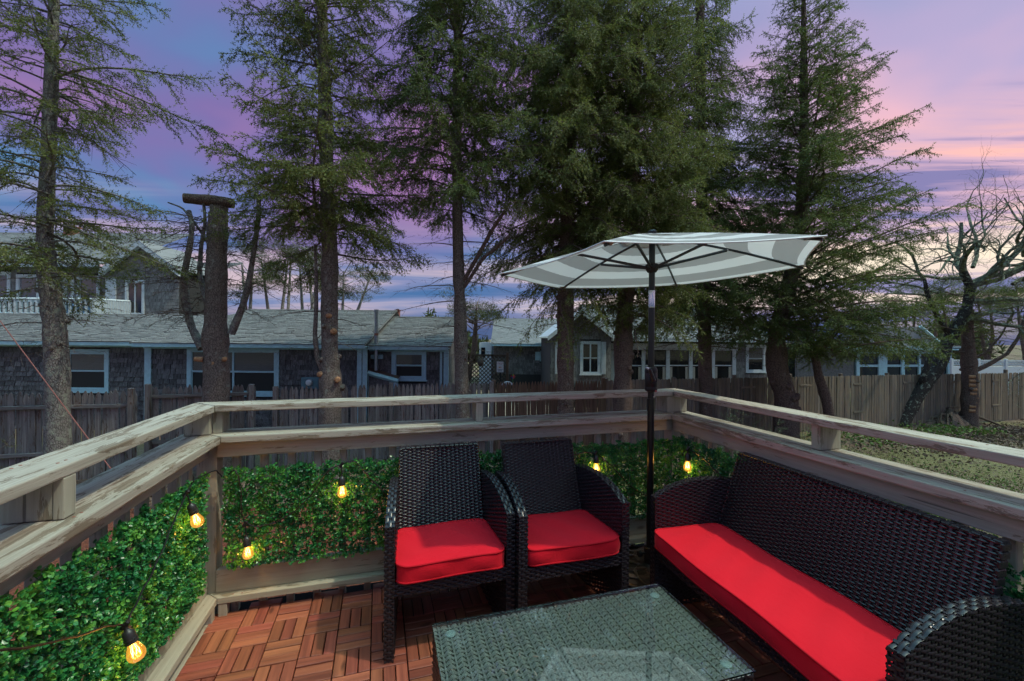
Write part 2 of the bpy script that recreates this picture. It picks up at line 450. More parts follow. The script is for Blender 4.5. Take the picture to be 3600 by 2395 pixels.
def m_bark(name, light, dark, lichen=None, amt=.1, sc=1.0):
    t = new_mat(name); v = t.new('ShaderNodeTexCoord').outputs['Object']
    vs = t.vmath('MULTIPLY', v, (1.0, 1.0, .55))
    a = t.noise(vs, 34 * sc, 6.0, .7, .5)
    vo = t.new('ShaderNodeTexVoronoi', feature='DISTANCE_TO_EDGE'); t.put(vo, 'Vector', vs); vo.inputs['Scale'].default_value = 30 * sc
    e = t.maprange(vo.outputs[0], 0.0, .16)
    h = t.math('ADD', t.math('MULTIPLY', a, .7), t.math('MULTIPLY', e, .35))
    col = t.ramp(h, [(.30, dark), (.75, light)])
    if lichen:
        ln = t.noise(v, 9 * sc, 4.0, .6)
        col = t.mix(t.maprange(ln, .60 - amt, .68 - amt), col, rgb(*lichen))
    t.put(t.b, 'Base Color', col); t.b.inputs['Roughness'].default_value = .95; t.b.inputs['Specular IOR Level'].default_value = .15
    bump(t, h, .8, .03)
m_bark('bark', (.225, .195, .168), (.075, .060, .050), (.24, .25, .21), .02)
m_bark('bark_red', (.205, .150, .120), (.066, .047, .038), (.20, .19, .16), -.02)
m_bark('bark_grey', (.24, .23, .21), (.09, .083, .075), (.26, .28, .23), .08)
m_bark('bark_lichen', (.070, .062, .056), (.018, .016, .014), (.26, .30, .24), .035)
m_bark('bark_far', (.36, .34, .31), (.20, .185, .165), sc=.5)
m_bark('twig', (.15, .125, .105), (.065, .052, .043))
m_bark('twig_lichen', (.19, .20, .15), (.06, .058, .045), (.27, .32, .21), .10)

# glass
def m_glass(name, tint, amt_rough=.02, dirt=0.0, gloss=1.0):
    m = bpy.data.materials.new(name); m.use_nodes = True; t = NT(m.node_tree); t.n.clear(); MATS[name] = m
    out = t.new('ShaderNodeOutputMaterial')
    tr = t.new('ShaderNodeBsdfTransparent'); tr.inputs[0].default_value = rgb(*tint)
    gl = t.new('ShaderNodeBsdfGlossy'); gl.inputs['Roughness'].default_value = amt_rough
    fr = t.new('ShaderNodeFresnel'); fr.inputs[0].default_value = 1.5
    mx = t.new('ShaderNodeMixShader'); t.l.new(t.math('MULTIPLY', fr.outputs[0], gloss, clamp=True), mx.inputs[0])
    t.l.new(tr.outputs[0], mx.inputs[1]); t.l.new(gl.outputs[0], mx.inputs[2])
    res = mx.outputs[0]
    if dirt:
        v = t.new('ShaderNodeTexCoord').outputs['Object']
        a = t.noise(v, 5.5, 2.0); b = t.noise(v, 95, 6.0, .75)
        msk = t.math('MULTIPLY', t.maprange(a, .56, .66), t.maprange(b, .54, .62))
        df = t.new('ShaderNodeBsdfDiffuse'); df.inputs[0].default_value = rgb(.45, .55, .58)
        m2 = t.new('ShaderNodeMixShader'); t.l.new(t.math('MULTIPLY', msk, dirt), m2.inputs[0])
        t.l.new(res, m2.inputs[1]); t.l.new(df.outputs[0], m2.inputs[2]); res = m2.outputs[0]
    t.l.new(res, out.inputs[0])
m_glass('table_glass', (.92, .98, .97), .012, .4, .6)
m_glass('glass_edge', (.25, .62, .58), .1)
m_glass('bulb_glass', (1.0, .78, .42), .02, 0, .8)
_t = NT(MATS['bulb_glass'].node_tree); _o = [n for n in _t.n if n.type == 'OUTPUT_MATERIAL'][0]; _src = _o.inputs[0].links[0].from_socket
_e = _t.new('ShaderNodeEmission'); _e.inputs[0].default_value = rgb(1.0, .42, .05); _e.inputs[1].default_value = 2.2
_m = _t.new('ShaderNodeMixShader'); _m.inputs[0].default_value = .30; _t.l.new(_src, _m.inputs[1]); _t.l.new(_e.outputs[0], _m.inputs[2]); _t.l.new(_m.outputs[0], _o.inputs[0])
m_plain('window_dark', (.010, .013, .016), .06, spec=.8)
m_plain('window_blue', (.012, .045, .065), .08, spec=.9)
m_plain('blind', (.20, .20, .185), .8)
t = new_mat('filament'); t.b.inputs['Emission Color'].default_value = rgb(1.0, .50, .10); t.b.inputs['Emission Strength'].default_value = 20

# ground
t = new_mat('soil'); p = t.new('ShaderNodeNewGeometry').outputs['Position']
a = t.noise(p, .35, 4.0); b = t.noise(p, 7.0, 6.0, .7); c = t.noise(p, 40.0, 4.0, .7)
base = t.ramp(b, [(.3, (.095, .062, .043)), (.5, (.165, .115, .080)), (.7, (.25, .185, .13))])
gr = t.ramp(c, [(.3, (.09, .095, .035)), (.7, (.22, .20, .085))])
col = t.mix(t.maprange(a, .47, .60), base, gr)
t.put(t.b, 'Base Color', col); t.b.inputs['Roughness'].default_value = .95; bump(t, t.math('ADD', b, c), .7, .05)
t = new_mat('mulch'); p = t.new('ShaderNodeNewGeometry').outputs['Position']
b = t.noise(p, 30.0, 6.0, .75, 1.0)
t.put(t.b, 'Base Color', t.ramp(b, [(.32, (.045, .012, .008)), (.5, (.20, .055, .026)), (.68, (.33, .12, .06))]))
t.b.inputs['Roughness'].default_value = .95; bump(t, b, 1.0, .04)
# ------------------------------------------------------------------ ground
GZ = -1.6
def ground_z(x, y):
    return GZ + .05 * np.sin(x * .55 + 1.3) * np.cos(y * .42) + .03 * np.sin(x * 1.7 + y * 1.1)
xs = np.concatenate([[-700, -300, -120, -60], np.linspace(-40, 50, 151), [70, 130, 300, 700]])
ys = np.concatenate([[-700, -300, -100, -40], np.linspace(-20, 50, 118), [70, 130, 300, 900]])
gx, gy = np.meshgrid(xs, ys, indexing='ij')
V = np.stack([gx, gy, ground_z(gx, gy)], -1).reshape(-1, 3)
nx, ny = len(xs), len(ys)
i, j = np.meshgrid(np.arange(nx - 1), np.arange(ny - 1), indexing='ij')
q = (i * ny + j).ravel()
mesh_obj('ground', np_mesh('ground', V, np.stack([q, q + ny, q + ny + 1, q + 1], 1), True), 'soil', kind='structure')

# mulch bed at the foot of the deck, heaped a little over the soil
xs = np.linspace(-9, 1.9, 60); ys = np.linspace(-1, 8.6, 50)
gx, gy = np.meshgrid(xs, ys, indexing='ij')
edge = np.minimum.reduce([gx + 9, 1.9 - gx + 0 * gy, gy + 1, 8.6 - gy]) 
V = np.stack([gx + .15 * np.sin(gy * 2), gy + .2 * np.sin(gx * 1.3), ground_z(gx, gy) + .04 * np.clip(edge / .4, -.3, 1)], -1).reshape(-1, 3)
i, j = np.meshgrid(np.arange(59), np.arange(49), indexing='ij'); q = (i * 50 + j).ravel()
mesh_obj('mulch_bed', np_mesh('mulch_bed', V, np.stack([q, q + 50, q + 51, q + 1], 1), True), 'mulch', kind='structure')

def leaf_cloud(P, A, B, name, mat, parent=None, kind='stuff', fold=0.0, simple=False):
    """oval leaves: centre P, half length vector A, half width vector B"""
    N = np.cross(A, B); N /= np.linalg.norm(N, axis=1)[:, None] + 1e-9
    w = np.linalg.norm(B, axis=1)[:, None]
    V = np.stack([P - A, P - .35 * A + B + N * w * fold, P + .45 * A + .85 * B + N * w * fold, P + A, P + .45 * A - .85 * B + N * w * fold, P - .35 * A - B + N * w * fold], 1)
    n = len(P); k = np.arange(n)[:, None] * 6
    F = np.concatenate([k + np.array([[0, 1, 2, 3]]), k + np.array([[0, 3, 4, 5]])])
    if simple:
        V = np.stack([P - A, P + B, P + A, P - B], 1); F = np.arange(n)[:, None] * 4 + np.array([[0, 1, 2, 3]])
    V = V.reshape(-1, 3)
    if parent is not None: V = V - np.array(wloc(parent))
    return mesh_obj(name, np_mesh(name, V, F), mat, parent, kind=kind)
def rand_dirs(n, g=rng):
    v = g.normal(size=(n, 3)); return v / np.linalg.norm(v, axis=1)[:, None]
def flat_scatter(n, x0, x1, y0, y1, z, ln, wd, tilt, g=rng):
    P = np.stack([g.uniform(x0, x1, n), g.uniform(y0, y1, n), np.zeros(n)], 1)
    P[:, 2] = ground_z(P[:, 0], P[:, 1]) + z * g.uniform(.3, 1, n)
    a = g.uniform(0, 2 * PI, n); L = g.uniform(.6, 1.2, n)[:, None]
    A = np.stack([np.cos(a), np.sin(a), g.normal(0, tilt, n)], 1) * ln * L
    B = np.stack([-np.sin(a), np.cos(a), g.normal(0, tilt, n)], 1) * wd * L
    return P, A, B
leaf_cloud(*flat_scatter(15000, -3.5, 1.8, 2.5, 7.0, .07, .030, .007, .35), 'mulch_chips', 'mulch_chip')

# ------------------------------------------------------------------ deck: basket-weave wooden tiles
deck = thing('deck_floor', None, None, (0, 0, 0), kind='structure')
MB().box((-1.0, -1.2, -.19), (2.06, 2.62, -.034)).build('deck_board', 'under_tile', deck)
TB = .1524; dl = .0175; tc, ts = math.cos(dl), math.sin(dl)
def tile_w(i, j):
    a, b = (i - 5.154) * TB, (j + 13.4069) * TB
    return tc * a - ts * b, ts * a + tc * b
slats = []
for i in range(-2, 20):
    for j in range(-19, 5):
        vert = (i + j) % 2 != 0
        for k in range(3):
            o = (k + .5) / 3
            ci, cj = (i + o, j + .5) if vert else (i + .5, j + o)
            x, y = tile_w(ci, cj)
            if x < -.80 or x > 1.93 or y > 2.56 or y < -.9: continue
            slats.append((x, y, vert, rng.normal(0, .0011), rng.normal(0, .004)))
sl_me = {}
for vert in (True, False):
    h = (TB / 6 - .0022, TB / 2 - .0022) if vert else (TB / 2 - .0022, TB / 6 - .0022)
    sl_me[vert] = MB().box((-h[0], -h[1], -.014), (h[0], h[1], 0), .0022).mesh('slat')
    sl_me[vert].materials.append(MATS['acacia_y' if vert else 'acacia_x'])
pp = proj([(s[0], s[1], 0) for s in slats])
inside = (pp[:, 2] > .3) & (pp[:, 0] > -60) & (pp[:, 0] < 3660) & (pp[:, 1] < 2460)
hidden = (pp[:, 0] > 1560) & (pp[:, 1] > 2190)
score = np.where(inside, 1 / np.maximum(pp[:, 2], .3), 0) - 5 * hidden
order = np.argsort(-score); chosen = set(order[:300].tolist())
rest = {True: MB(), False: MB()}
for n, (x, y, vert, dz, da) in enumerate(slats):
    if n in chosen:
        o = bpy.data.objects.new('slat', sl_me[vert]); o.location = (x, y, dz); o.rotation_euler = (0, 0, dl + da * .5); link(o, deck)
    else:
        h = (TB / 6 - .0022, TB / 2 - .0022) if vert else (TB / 2 - .0022, TB / 6 - .0022)
        a = dl; M = np.array([[math.cos(a), -math.sin(a), 0], [math.sin(a), math.cos(a), 0], [0, 0, 1]])
        rest[vert].box((x - h[0], y - h[1], -.014 + dz), (x + h[0], y + h[1], dz), .0022, M)
for vert in (True, False):
    rest[vert].build('outlying_slats', 'acacia_y' if vert else 'acacia_x', deck, kind='stuff')

# ------------------------------------------------------------------ railings of painted, weathered boards
def bev(mb, name, mat, parent, w=.004, world=True):
    me = mb.mesh(name)
    bm = bmesh.new(); bm.from_mesh(me)
    bmesh.ops.bevel(bm, geom=list(bm.edges), offset=w, segments=2, affect='EDGES', profile=.6)
    bm.to_mesh(me); bm.free()
    if world: me.transform(Matrix.Translation(-wloc(parent)))
    o = mesh_obj(name, me, mat, parent)
    return o
def board(parent, name, a, b, mat, w=.003): return bev(MB().box(a, b), name, mat, parent, w)
NEAR = -1.1
CAPZ = (.864, .901); TOPZ = (1.016, 1.050)
CI = dict(l=-.797, lo=-1.0, b=2.452, bo=2.645, r=1.850, ro=2.045)
TI = dict(l=-.838, lo=-.975, b=2.498, bo=2.642, r=1.895, ro=2.032)
g = .0015
rl = thing('deck_railing', 'beige painted railing above the bulb-lit green hedge beside the bare tiles', 'railing', (-.9, 1.0, 0), group='deck railings')
rb = thing('deck_railing', 'beige painted railing behind the two armchairs, parallel to the picket fence', 'railing', (.5, 2.55, 0), group='deck railings')
rr = thing('deck_railing', 'beige painted railing behind the long red sofa, facing the lawn', 'railing', (1.95, 1.0, 0), group='deck railings')
def rail3(name, I, z, mat):
    bev(MB().prism([(I['lo'], NEAR), (I['l'], NEAR), (I['l'], I['b'] - g), (I['lo'], I['bo'] - g)], 2, z[0], z[1]), name, mat + '_y', rl, .005)
    bev(MB().prism([(I['l'] + g, I['b']), (I['r'] - g, I['b']), (I['ro'] - g, I['bo']), (I['lo'] + g, I['bo'])], 2, z[0] + .002, z[1] + .002), name, mat + '_x', rb, .005)
    bev(MB().prism([(I['r'], NEAR), (I['ro'], NEAR), (I['ro'], I['bo'] - g), (I['r'], I['b'] - g)], 2, z[0], z[1]), name, mat + '_y', rr, .005)
rail3('cap_rail', CI, CAPZ, 'cap_wood')
rail3('top_rail', TI, TOPZ, 'cap_wood')
# blocks that carry the top rail
Zb = (.9035, 1.0155)
for (a, b, c, d, par) in ((-.857, 2.528, -.814, 2.64, rb), (1.853, 2.505, 1.893, 2.635, rb), (.515, 2.500, .556, 2.625, rb),
                          (-.972, 2.50, -.860, 2.538, rl), (-.975, 1.452, -.864, 1.490, rl), (-.8625, 1.449, -.838, 1.497, rl),
                          (-.975, .36, -.864, .398, rl), (1.905, 1.470, 2.035, 1.512, rr), (1.905, .40, 2.035, .44, rr), (1.897, 2.515, 2.02, 2.553, rr)):
    board(par, 'spacer_block', (a, b, Zb[0]), (c, d, Zb[1]), 'rail_wood_z')
# aprons under the caps, posts
AZ = (.788, .8625)
board(rb, 'apron', (-.826, 2.492, AZ[0]), (1.886, 2.531, AZ[1]), 'rail_wood_x')
board(rl, 'apron', (-.905, NEAR, AZ[0]), (-.866, 2.505, AZ[1]), 'rail_wood_y')
board(rr, 'apron', (1.878, NEAR, AZ[0]), (1.917, 2.480, AZ[1]), 'rail_wood_y')
board(rb, 'post', (-.920, 2.510, GZ), (-.830, 2.600, .8625), 'rail_wood_z', .004)
board(rb, 'post', (1.888, 2.496, GZ), (1.978, 2.586, .8625), 'rail_wood_z', .004)
for y in (1.0, -.6): board(rl, 'post', (-1.0, y, GZ), (-.945, y + .09, .8625), 'rail_wood_z', .004)
for y in (.32, -.9): board(rr, 'post', (1.962, y, GZ), (2.04, y + .09, .8625), 'rail_wood_z', .004)
# bottom boards and kerb ledges
board(rb, 'bottom_board', (-.826, 2.498, .096), (1.886, 2.537, .212), 'rail_wood_x')
board(rl, 'bottom_board', (-.905, NEAR, .096), (-.866, 2.512, .212), 'rail_wood_y')
board(rr, 'bottom_board', (1.884, NEAR, .096), (1.923, 2.490, .212), 'rail_wood_y')
bev(MB().prism([(-.806, NEAR), (-.806, 2.4505), (-.902, 2.5465), (-.902, NEAR)], 2, .060, .0935), 'kerb_ledge', 'rail_wood_y', rl, .004)
bev(MB().prism([(-.805, 2.452), (1.862, 2.452), (1.958, 2.548), (-.901, 2.548)], 2, .061, .0945), 'kerb_ledge', 'rail_wood_x', rb, .004)
bev(MB().prism([(1.863, NEAR), (1.863, 2.4505), (1.959, 2.5465), (1.959, NEAR)], 2, .060, .0935), 'kerb_ledge', 'rail_wood_y', rr, .004)
board(rl, 'edge_board', (-.91, NEAR, -.032), (-.812, 2.44, -.003), 'rail_wood_y')
board(rb, 'ledge_foot', (-.803, 2.455, -.03), (-.763, 2.50, .0605), 'rail_wood_z')
for x in (.2, 1.0, 1.80): board(rb, 'ledge_foot', (x, 2.475, -.03), (x + .04, 2.53, .0605), 'rail_wood_z')
for y in (2.405, 1.6, .8, 0): board(rl, 'ledge_foot', (-.87, y, -.03), (-.812, y + .04, .0595), 'rail_wood_z')
for y in (2.2, 1.3, .3): board(rr, 'ledge_foot', (1.87, y, -.03), (1.93, y + .04, .0595), 'rail_wood_z')
bm_me = MB().box((-.018, -.018, -.20), (.018, .018, .861), .003).mesh('baluster'); bm_me.materials.append(MATS['rail_wood_z'])
def baluster(par, x, y):
    o = bpy.data.objects.new('baluster', bm_me); link(o, par); o.location = Vector((x, y, 0)) - par.location
for k in range(20): baluster(rb, -.755 + .1315 * k, 2.556)
for k in range(26): baluster(rr, 1.936, 2.435 - .1315 * k)
for k in range(26): baluster(rl, -.926, 2.42 - .1315 * k)

sc_me = MB().lathe([(0, .0012), (.0035, .0010), (.0042, 0)], 10).mesh('screw', True); sc_me.materials.append(MATS['brick_red'])
def screw(par, x, y, z):
    o = bpy.data.objects.new('screw', sc_me); link(o, par); o.location = Vector((x, y, z)) - par.location
for y in (2.36, 2.30, 1.50, 1.47, 1.02, .95): screw(rl, -.83 + .003 * math.sin(y * 9), y, .9012); screw(rl, -.95, y - .02, 1.0502); screw(rl, -.87, y + .01, 1.0502)
for x in (-.74, -.70, .50, .57, 1.1, 1.75, 1.80): screw(rb, x, 2.475, .9032); screw(rb, x + .02, 2.53, 1.0522); screw(rb, x, 2.60, 1.0522); screw(rb, x, 2.47, .0947)
for y in (2.36, 1.55, 1.50, .95): screw(rr, 1.885, y, .9012); screw(rr, 1.92, y, 1.0502); screw(rr, 2.0, y, 1.0502)
# ------------------------------------------------------------------ artificial boxwood mats hung on the railings
def hedge(label, O, Ux, Nn, W_, z0, z1, dens, sparse_low=0.0, seed=1, ztop=None, simple=False):
    gq = np.random.default_rng(seed)
    par = thing('hedge_panel', label, 'hedge', tuple(O), group='boxwood mats on the railings')
    O = np.asarray(O, float); Ux = np.asarray(Ux, float); Nn = np.asarray(Nn, float)
    n = int(W_ * (z1 - z0) * dens)
    # sprigs carrying several leaves each
    ns = n // 6
    su = gq.uniform(-.006, W_ + .006, ns); sz = gq.uniform(z0 - .008, z1 + .008, ns)
    keep = gq.uniform(size=ns) > sparse_low * np.clip(1 - (sz - z0) / .22, 0, 1)
    bumpy = .5 + .5 * np.sin(su * 31 + 3 * np.sin(sz * 27)) * np.sin(sz * 36 + 2 * np.sin(su * 23))
    sd_ = .010 + .030 * gq.uniform(size=ns) ** .7 + .018 * bumpy
    top = z1 + .012 * np.sin(su * 40) + .010 * np.sin(su * 93 + 1) if ztop is None else ztop(su)
    keep &= sz < top
    su, sz, sd_ = su[keep], sz[keep], sd_[keep]; ns = len(su)
    tip = O[None] + su[:, None] * Ux + sd_[:, None] * Nn; tip[:, 2] = O[2] + sz
    axis = Nn[None] * .8 + rand_dirs(ns, gq) * .75 + np.array([0, 0, .15]); axis /= np.linalg.norm(axis, axis=1)[:, None]
    Pn, An, Bn = [], [], []
    for k in range(6):
        d = rand_dirs(ns, gq); d = d - axis * (d * axis).sum(1)[:, None] * .9; d /= np.linalg.norm(d, axis=1)[:, None]
        a = d * gq.uniform(.5, 1.0, (ns, 1)) + axis * gq.uniform(.15, .9, (ns, 1)); a /= np.linalg.norm(a, axis=1)[:, None]
        L = gq.uniform(.0046, .0084, (ns, 1))
        nrm = axis + .5 * rand_dirs(ns, gq); b = np.cross(nrm, a); b /= np.linalg.norm(b, axis=1)[:, None] + 1e-9
        Pn.append(tip - axis * gq.uniform(0, .018, (ns, 1)) + a * L * 1.05); An.append(a * L); Bn.append(b * L * gq.uniform(.58, .78, (ns, 1)))
    leaf_cloud(np.concatenate(Pn), np.concatenate(An), np.concatenate(Bn), 'leaves', 'boxwood', par, fold=.22, simple=simple)
    # the dark plastic lattice that holds the sprigs
    mb = MB(); st = .045
    ax = 0 if abs(Ux[0]) > .5 else 1
    def bar(u0, u1, a, b):
        p, q_ = O + u0 * Ux + .004 * Nn, O + u1 * Ux + .008 * Nn
        mb.box((min(p[0], q_[0]), min(p[1], q_[1]), O[2] + a), (max(p[0], q_[0]), max(p[1], q_[1]), O[2] + b))
    u = .01
    while u < W_: bar(u, u + .0025, z0 + .01, z1 - .09); u += st
    z = z0 + .012
    while z < z1 - .09: bar(.01, W_ - .01, z, z + .0025); z += st
    mb.build('backing_lattice', 'backing_net', par, world=True)
    return par
hedge('boxwood mat with bright bulbs on the railing beside the tiled corner, nearest the camera', (-.862, .55, 0), (0, 1, 0), (1, 0, 0), 1.80, .215, .805, 60000, .15, 11, ztop=lambda u: np.interp(u, [0, .7, 1.0, 1.8], [.805, .80, .785, .745]) + .010 * np.sin(u * 40) + .008 * np.sin(u * 93))
hedge('long boxwood mat on the railing behind the two wicker armchairs', (-.775, 2.490, 0), (1, 0, 0), (0, -1, 0), 2.62, .235, .735, 74000, .35, 12, simple=True)
hedge('boxwood mat on the railing behind the sofa, with one hanging bulb by the corner post', (1.876, 1.80, 0), (0, 1, 0), (-1, 0, 0), .62, .25, .770, 70000, .2, 13, simple=True)
hedge('boxwood mat on the railing hidden behind the sofa backrest, showing past its end', (1.876, .30, 0), (0, 1, 0), (-1, 0, 0), 1.47, .20, .715, 40000, .3, 14, simple=True)

# ------------------------------------------------------------------ string of lit bulbs
sl = thing('string_light', 'black cord of lit amber bulbs strung along the green hedges', 'string light', (-.79, 1.6, .5))
def smooth_path(pts, n=10):
    P = np.asarray(pts, float); out = []
    Q = np.vstack([2 * P[0] - P[1], P, 2 * P[-1] - P[-2]])
    for k in range(1, len(Q) - 2):
        for t_ in np.linspace(0, 1, n, endpoint=False):
            a, b, c, d = Q[k - 1:k + 3]
            out.append(.5 * (2 * b + (c - a) * t_ + (2 * a - 5 * b + 4 * c - d) * t_ ** 2 + (3 * b - a - 3 * c + d) * t_ ** 3))
    out.append(P[-1]); return np.array(out)
def cord(pts, r=.0032):
    P = smooth_path(pts); P = P + .0015 * np.sin(np.arange(len(P))[:, None] * np.array([.9, 1.3, .7]))
    MB().tube(P, r, 6).build('cord', 'rubber_cord', sl, True, world=True)
XL, YB, XR = -.795, 2.425, 1.812
j1, j2 = onx(440, 2198, XL), onx(655, 1735, XL)
j3, j4, j5 = ony(862, 1842, YB), ony(1201, 1633, YB), ony(2094, 1592, YB)
j6 = onx(2418, 1578, XR)
cord([onx(-500, 2330, XL), onx(-200, 2310, XL), onx(0, 2290, XL), onx(230, 2248, XL), onx(380, 2202, XL), j1])
cord([j1, onx(490, 2100, XL), onx(560, 1960, XL), onx(610, 1835, XL), j2])
cord([j2, onx(672, 1705, XL), onx(690, 1684, XL + .01), (-.812, 2.44, .735), (-.79, 2.47, .690), (-.76, 2.45, .712), ony(830, 1658, YB), ony(846, 1720, YB), ony(850, 1800, YB), j3])
cord([j3, ony(920, 1850, YB), ony(1010, 1815, YB), ony(1090, 1745, YB), ony(1150, 1660, YB), j4])
cord([j4, ony(1250, 1625, YB), ony(1320, 1700, YB), ony(1420, 1760, YB), ony(1700, 1720, YB), ony(1900, 1640, YB), ony(2030, 1596, YB), j5])
cord([j5, ony(2150, 1640, YB), ony(2230, 1720, YB), ony(2300, 1745, YB), (1.815, 2.44, .44), onx(2385, 1680, XR + .05), onx(2400, 1600, XR + .03), j6])
cord([j6, onx(2470, 1610, XR), onx(2540, 1680, XR), onx(2640, 1760, XR)])
sock_me = MB().lathe([(0, .052), (.0045, .052), (.0055, .044), (.012, .038), (.0165, .030), (.0165, .012), (.0182, .011), (.0182, .007), (.0165, .006), (.0165, .002), (.0182, .001), (.0182, -.003), (.014, -.004), (.0, -.004)], 20).mesh('socket', True, 35)
bulb_me = MB().lathe([(.0125, -.002), (.0135, -.010), (.0185, -.022), (.0235, -.036), (.0245, -.046), (.0225, -.056), (.016, -.064), (.007, -.068), (0, -.069)], 24).mesh('bulb', True, 80)
fm = MB()
for k in range(6):
    a = k * PI / 3
    fm.tube([(.004 * math.cos(a), .004 * math.sin(a), -.012), (.010 * math.cos(a), .010 * math.sin(a), -.030), (.011 * math.cos(a + .5), .011 * math.sin(a + .5), -.050)], .0008, 4)
fil_me = fm.mesh('filament')
sock_me.materials.append(MATS['socket']); bulb_me.materials.append(MATS['bulb_glass']); fil_me.materials.append(MATS['filament'])
BULBS = []
for jn, bc, tilt in ((j1, onx(480, 2300, XL + .03), .35), (j2, onx(694, 1835, XL + .03), .12), (j3, ony(872, 1950, YB - .01), .05),
                     (j4, ony(1203, 1735, YB - .01), .02), (j5, ony(2097, 1652, YB - .01), .05), (j6, onx(2417, 1645, XR - .01), .0)):
    up = Vector(jn) - Vector(bc); d = up.normalized()
    dd = Vector((d.x, d.y, max(d.z, .8))).normalized()
    o = bpy.data.objects.new('socket', sock_me); link(o, sl); o.rotation_mode = 'QUATERNION'
    top = Vector(bc) + dd * .046
    o.rotation_quaternion = dd.to_track_quat('Z', 'Y'); o.location = top - sl.location
    b = bpy.data.objects.new('bulb', bulb_me); link(b, o); f = bpy.data.objects.new('filament', fil_me); link(f, o)
    s0 = top + dd * .050
    MB().tube(smooth_path([s0, s0 + dd * .012, (s0 + Vector(jn)) / 2 + Vector((0, 0, .003)), Vector(jn)], 5), .003, 6).build('drop_cord', 'rubber_cord', sl, True, world=True)
    jb = MB().box((-.007, -.007, -.016), (.007, .007, .016), .003).build('tee_joint', 'rubber_cord', sl)
    jb.location = Vector(jn) - sl.location; jb.rotation_euler = (0.2, .6, .3)
    ld = bpy.data.lights.new('bulb_light', 'POINT'); ld.energy = 1.5; ld.color = (1.0, .60, .20); ld.shadow_soft_size = .018
    lo = bpy.data.objects.new('bulb_light', ld); link(lo, sl); lo.location = top - dd * .040 - sl.location
# ------------------------------------------------------------------ woven wicker
ZV_ = np.array([0, 0, 1.])
def weave(mb, Pf, U, V, pu=.026, pv=.0100, amp=.0032, top=None, fill=.95, spokes=True, g=rng, alt=1):
    """rows of flat strand passing over and under upright spokes; Pf(u, v, n) places the panel; top(u) cuts it off along a curve"""
    rows = max(1, int(round(V / pv))); pv = V / rows
    nu = max(2, int(round(U / pu))); pu = U / nu
    us = np.linspace(0, U, nu * 3 + 1)
    lim = np.full_like(us, V) if top is None else top(us)
    for j in range(rows):
        v = (j + .5) * pv
        ok = lim >= v + pv * .3
        if ok.sum() < 3: continue
        a, b = np.argmax(ok), len(ok) - np.argmax(ok[::-1])
        u = us[a:b]
        if len(u) < 3: continue
        ph = np.cos(PI * u / pu + PI * (j % 2) * alt) + g.normal(0, .03)
        n = amp * np.clip(1.5 * ph, -1, 1)
        hw = pv * fill / 2 * (.86 + .14 * np.clip(ph, 0, 1))
        vv = v + g.normal(0, pv * .03)
        Vt = np.concatenate([Pf(u, vv - hw, n - amp * .45), Pf(u, np.full_like(u, vv), n + amp * .35), Pf(u, vv + hw, n - amp * .45)])
        m = len(u); k = np.arange(m - 1)
        mb.raw(Vt, np.concatenate([np.stack([k, k + 1, k + 1 + m, k + m], 1), np.stack([k + m, k + 1 + m, k + 1 + 2 * m, k + 2 * m], 1)]))
    if spokes:
        for k in range(nu + 1):
            u0 = np.clip(k * pu, 0, U); w = pu * .17
            vt = V if top is None else float(np.interp(u0, us, lim))
            uu = np.array([max(0, u0 - w), min(U, u0 + w)])
            q = np.concatenate([Pf(uu, np.zeros(2), np.zeros(2)), Pf(uu, np.full(2, vt), np.zeros(2))])
            mb.raw(q, np.array([[0, 1, 3, 2]]))
    return mb
def plane_fn(O, eu, ev, en):
    O, eu, ev, en = (np.asarray(x, float) for x in (O, eu, ev, en))
    return lambda u, v, n: O + np.multiply.outer(np.broadcast_to(u, np.shape(n)), eu) + np.multiply.outer(np.broadcast_to(v, np.shape(n)), ev) + np.multiply.outer(np.asarray(n), en)

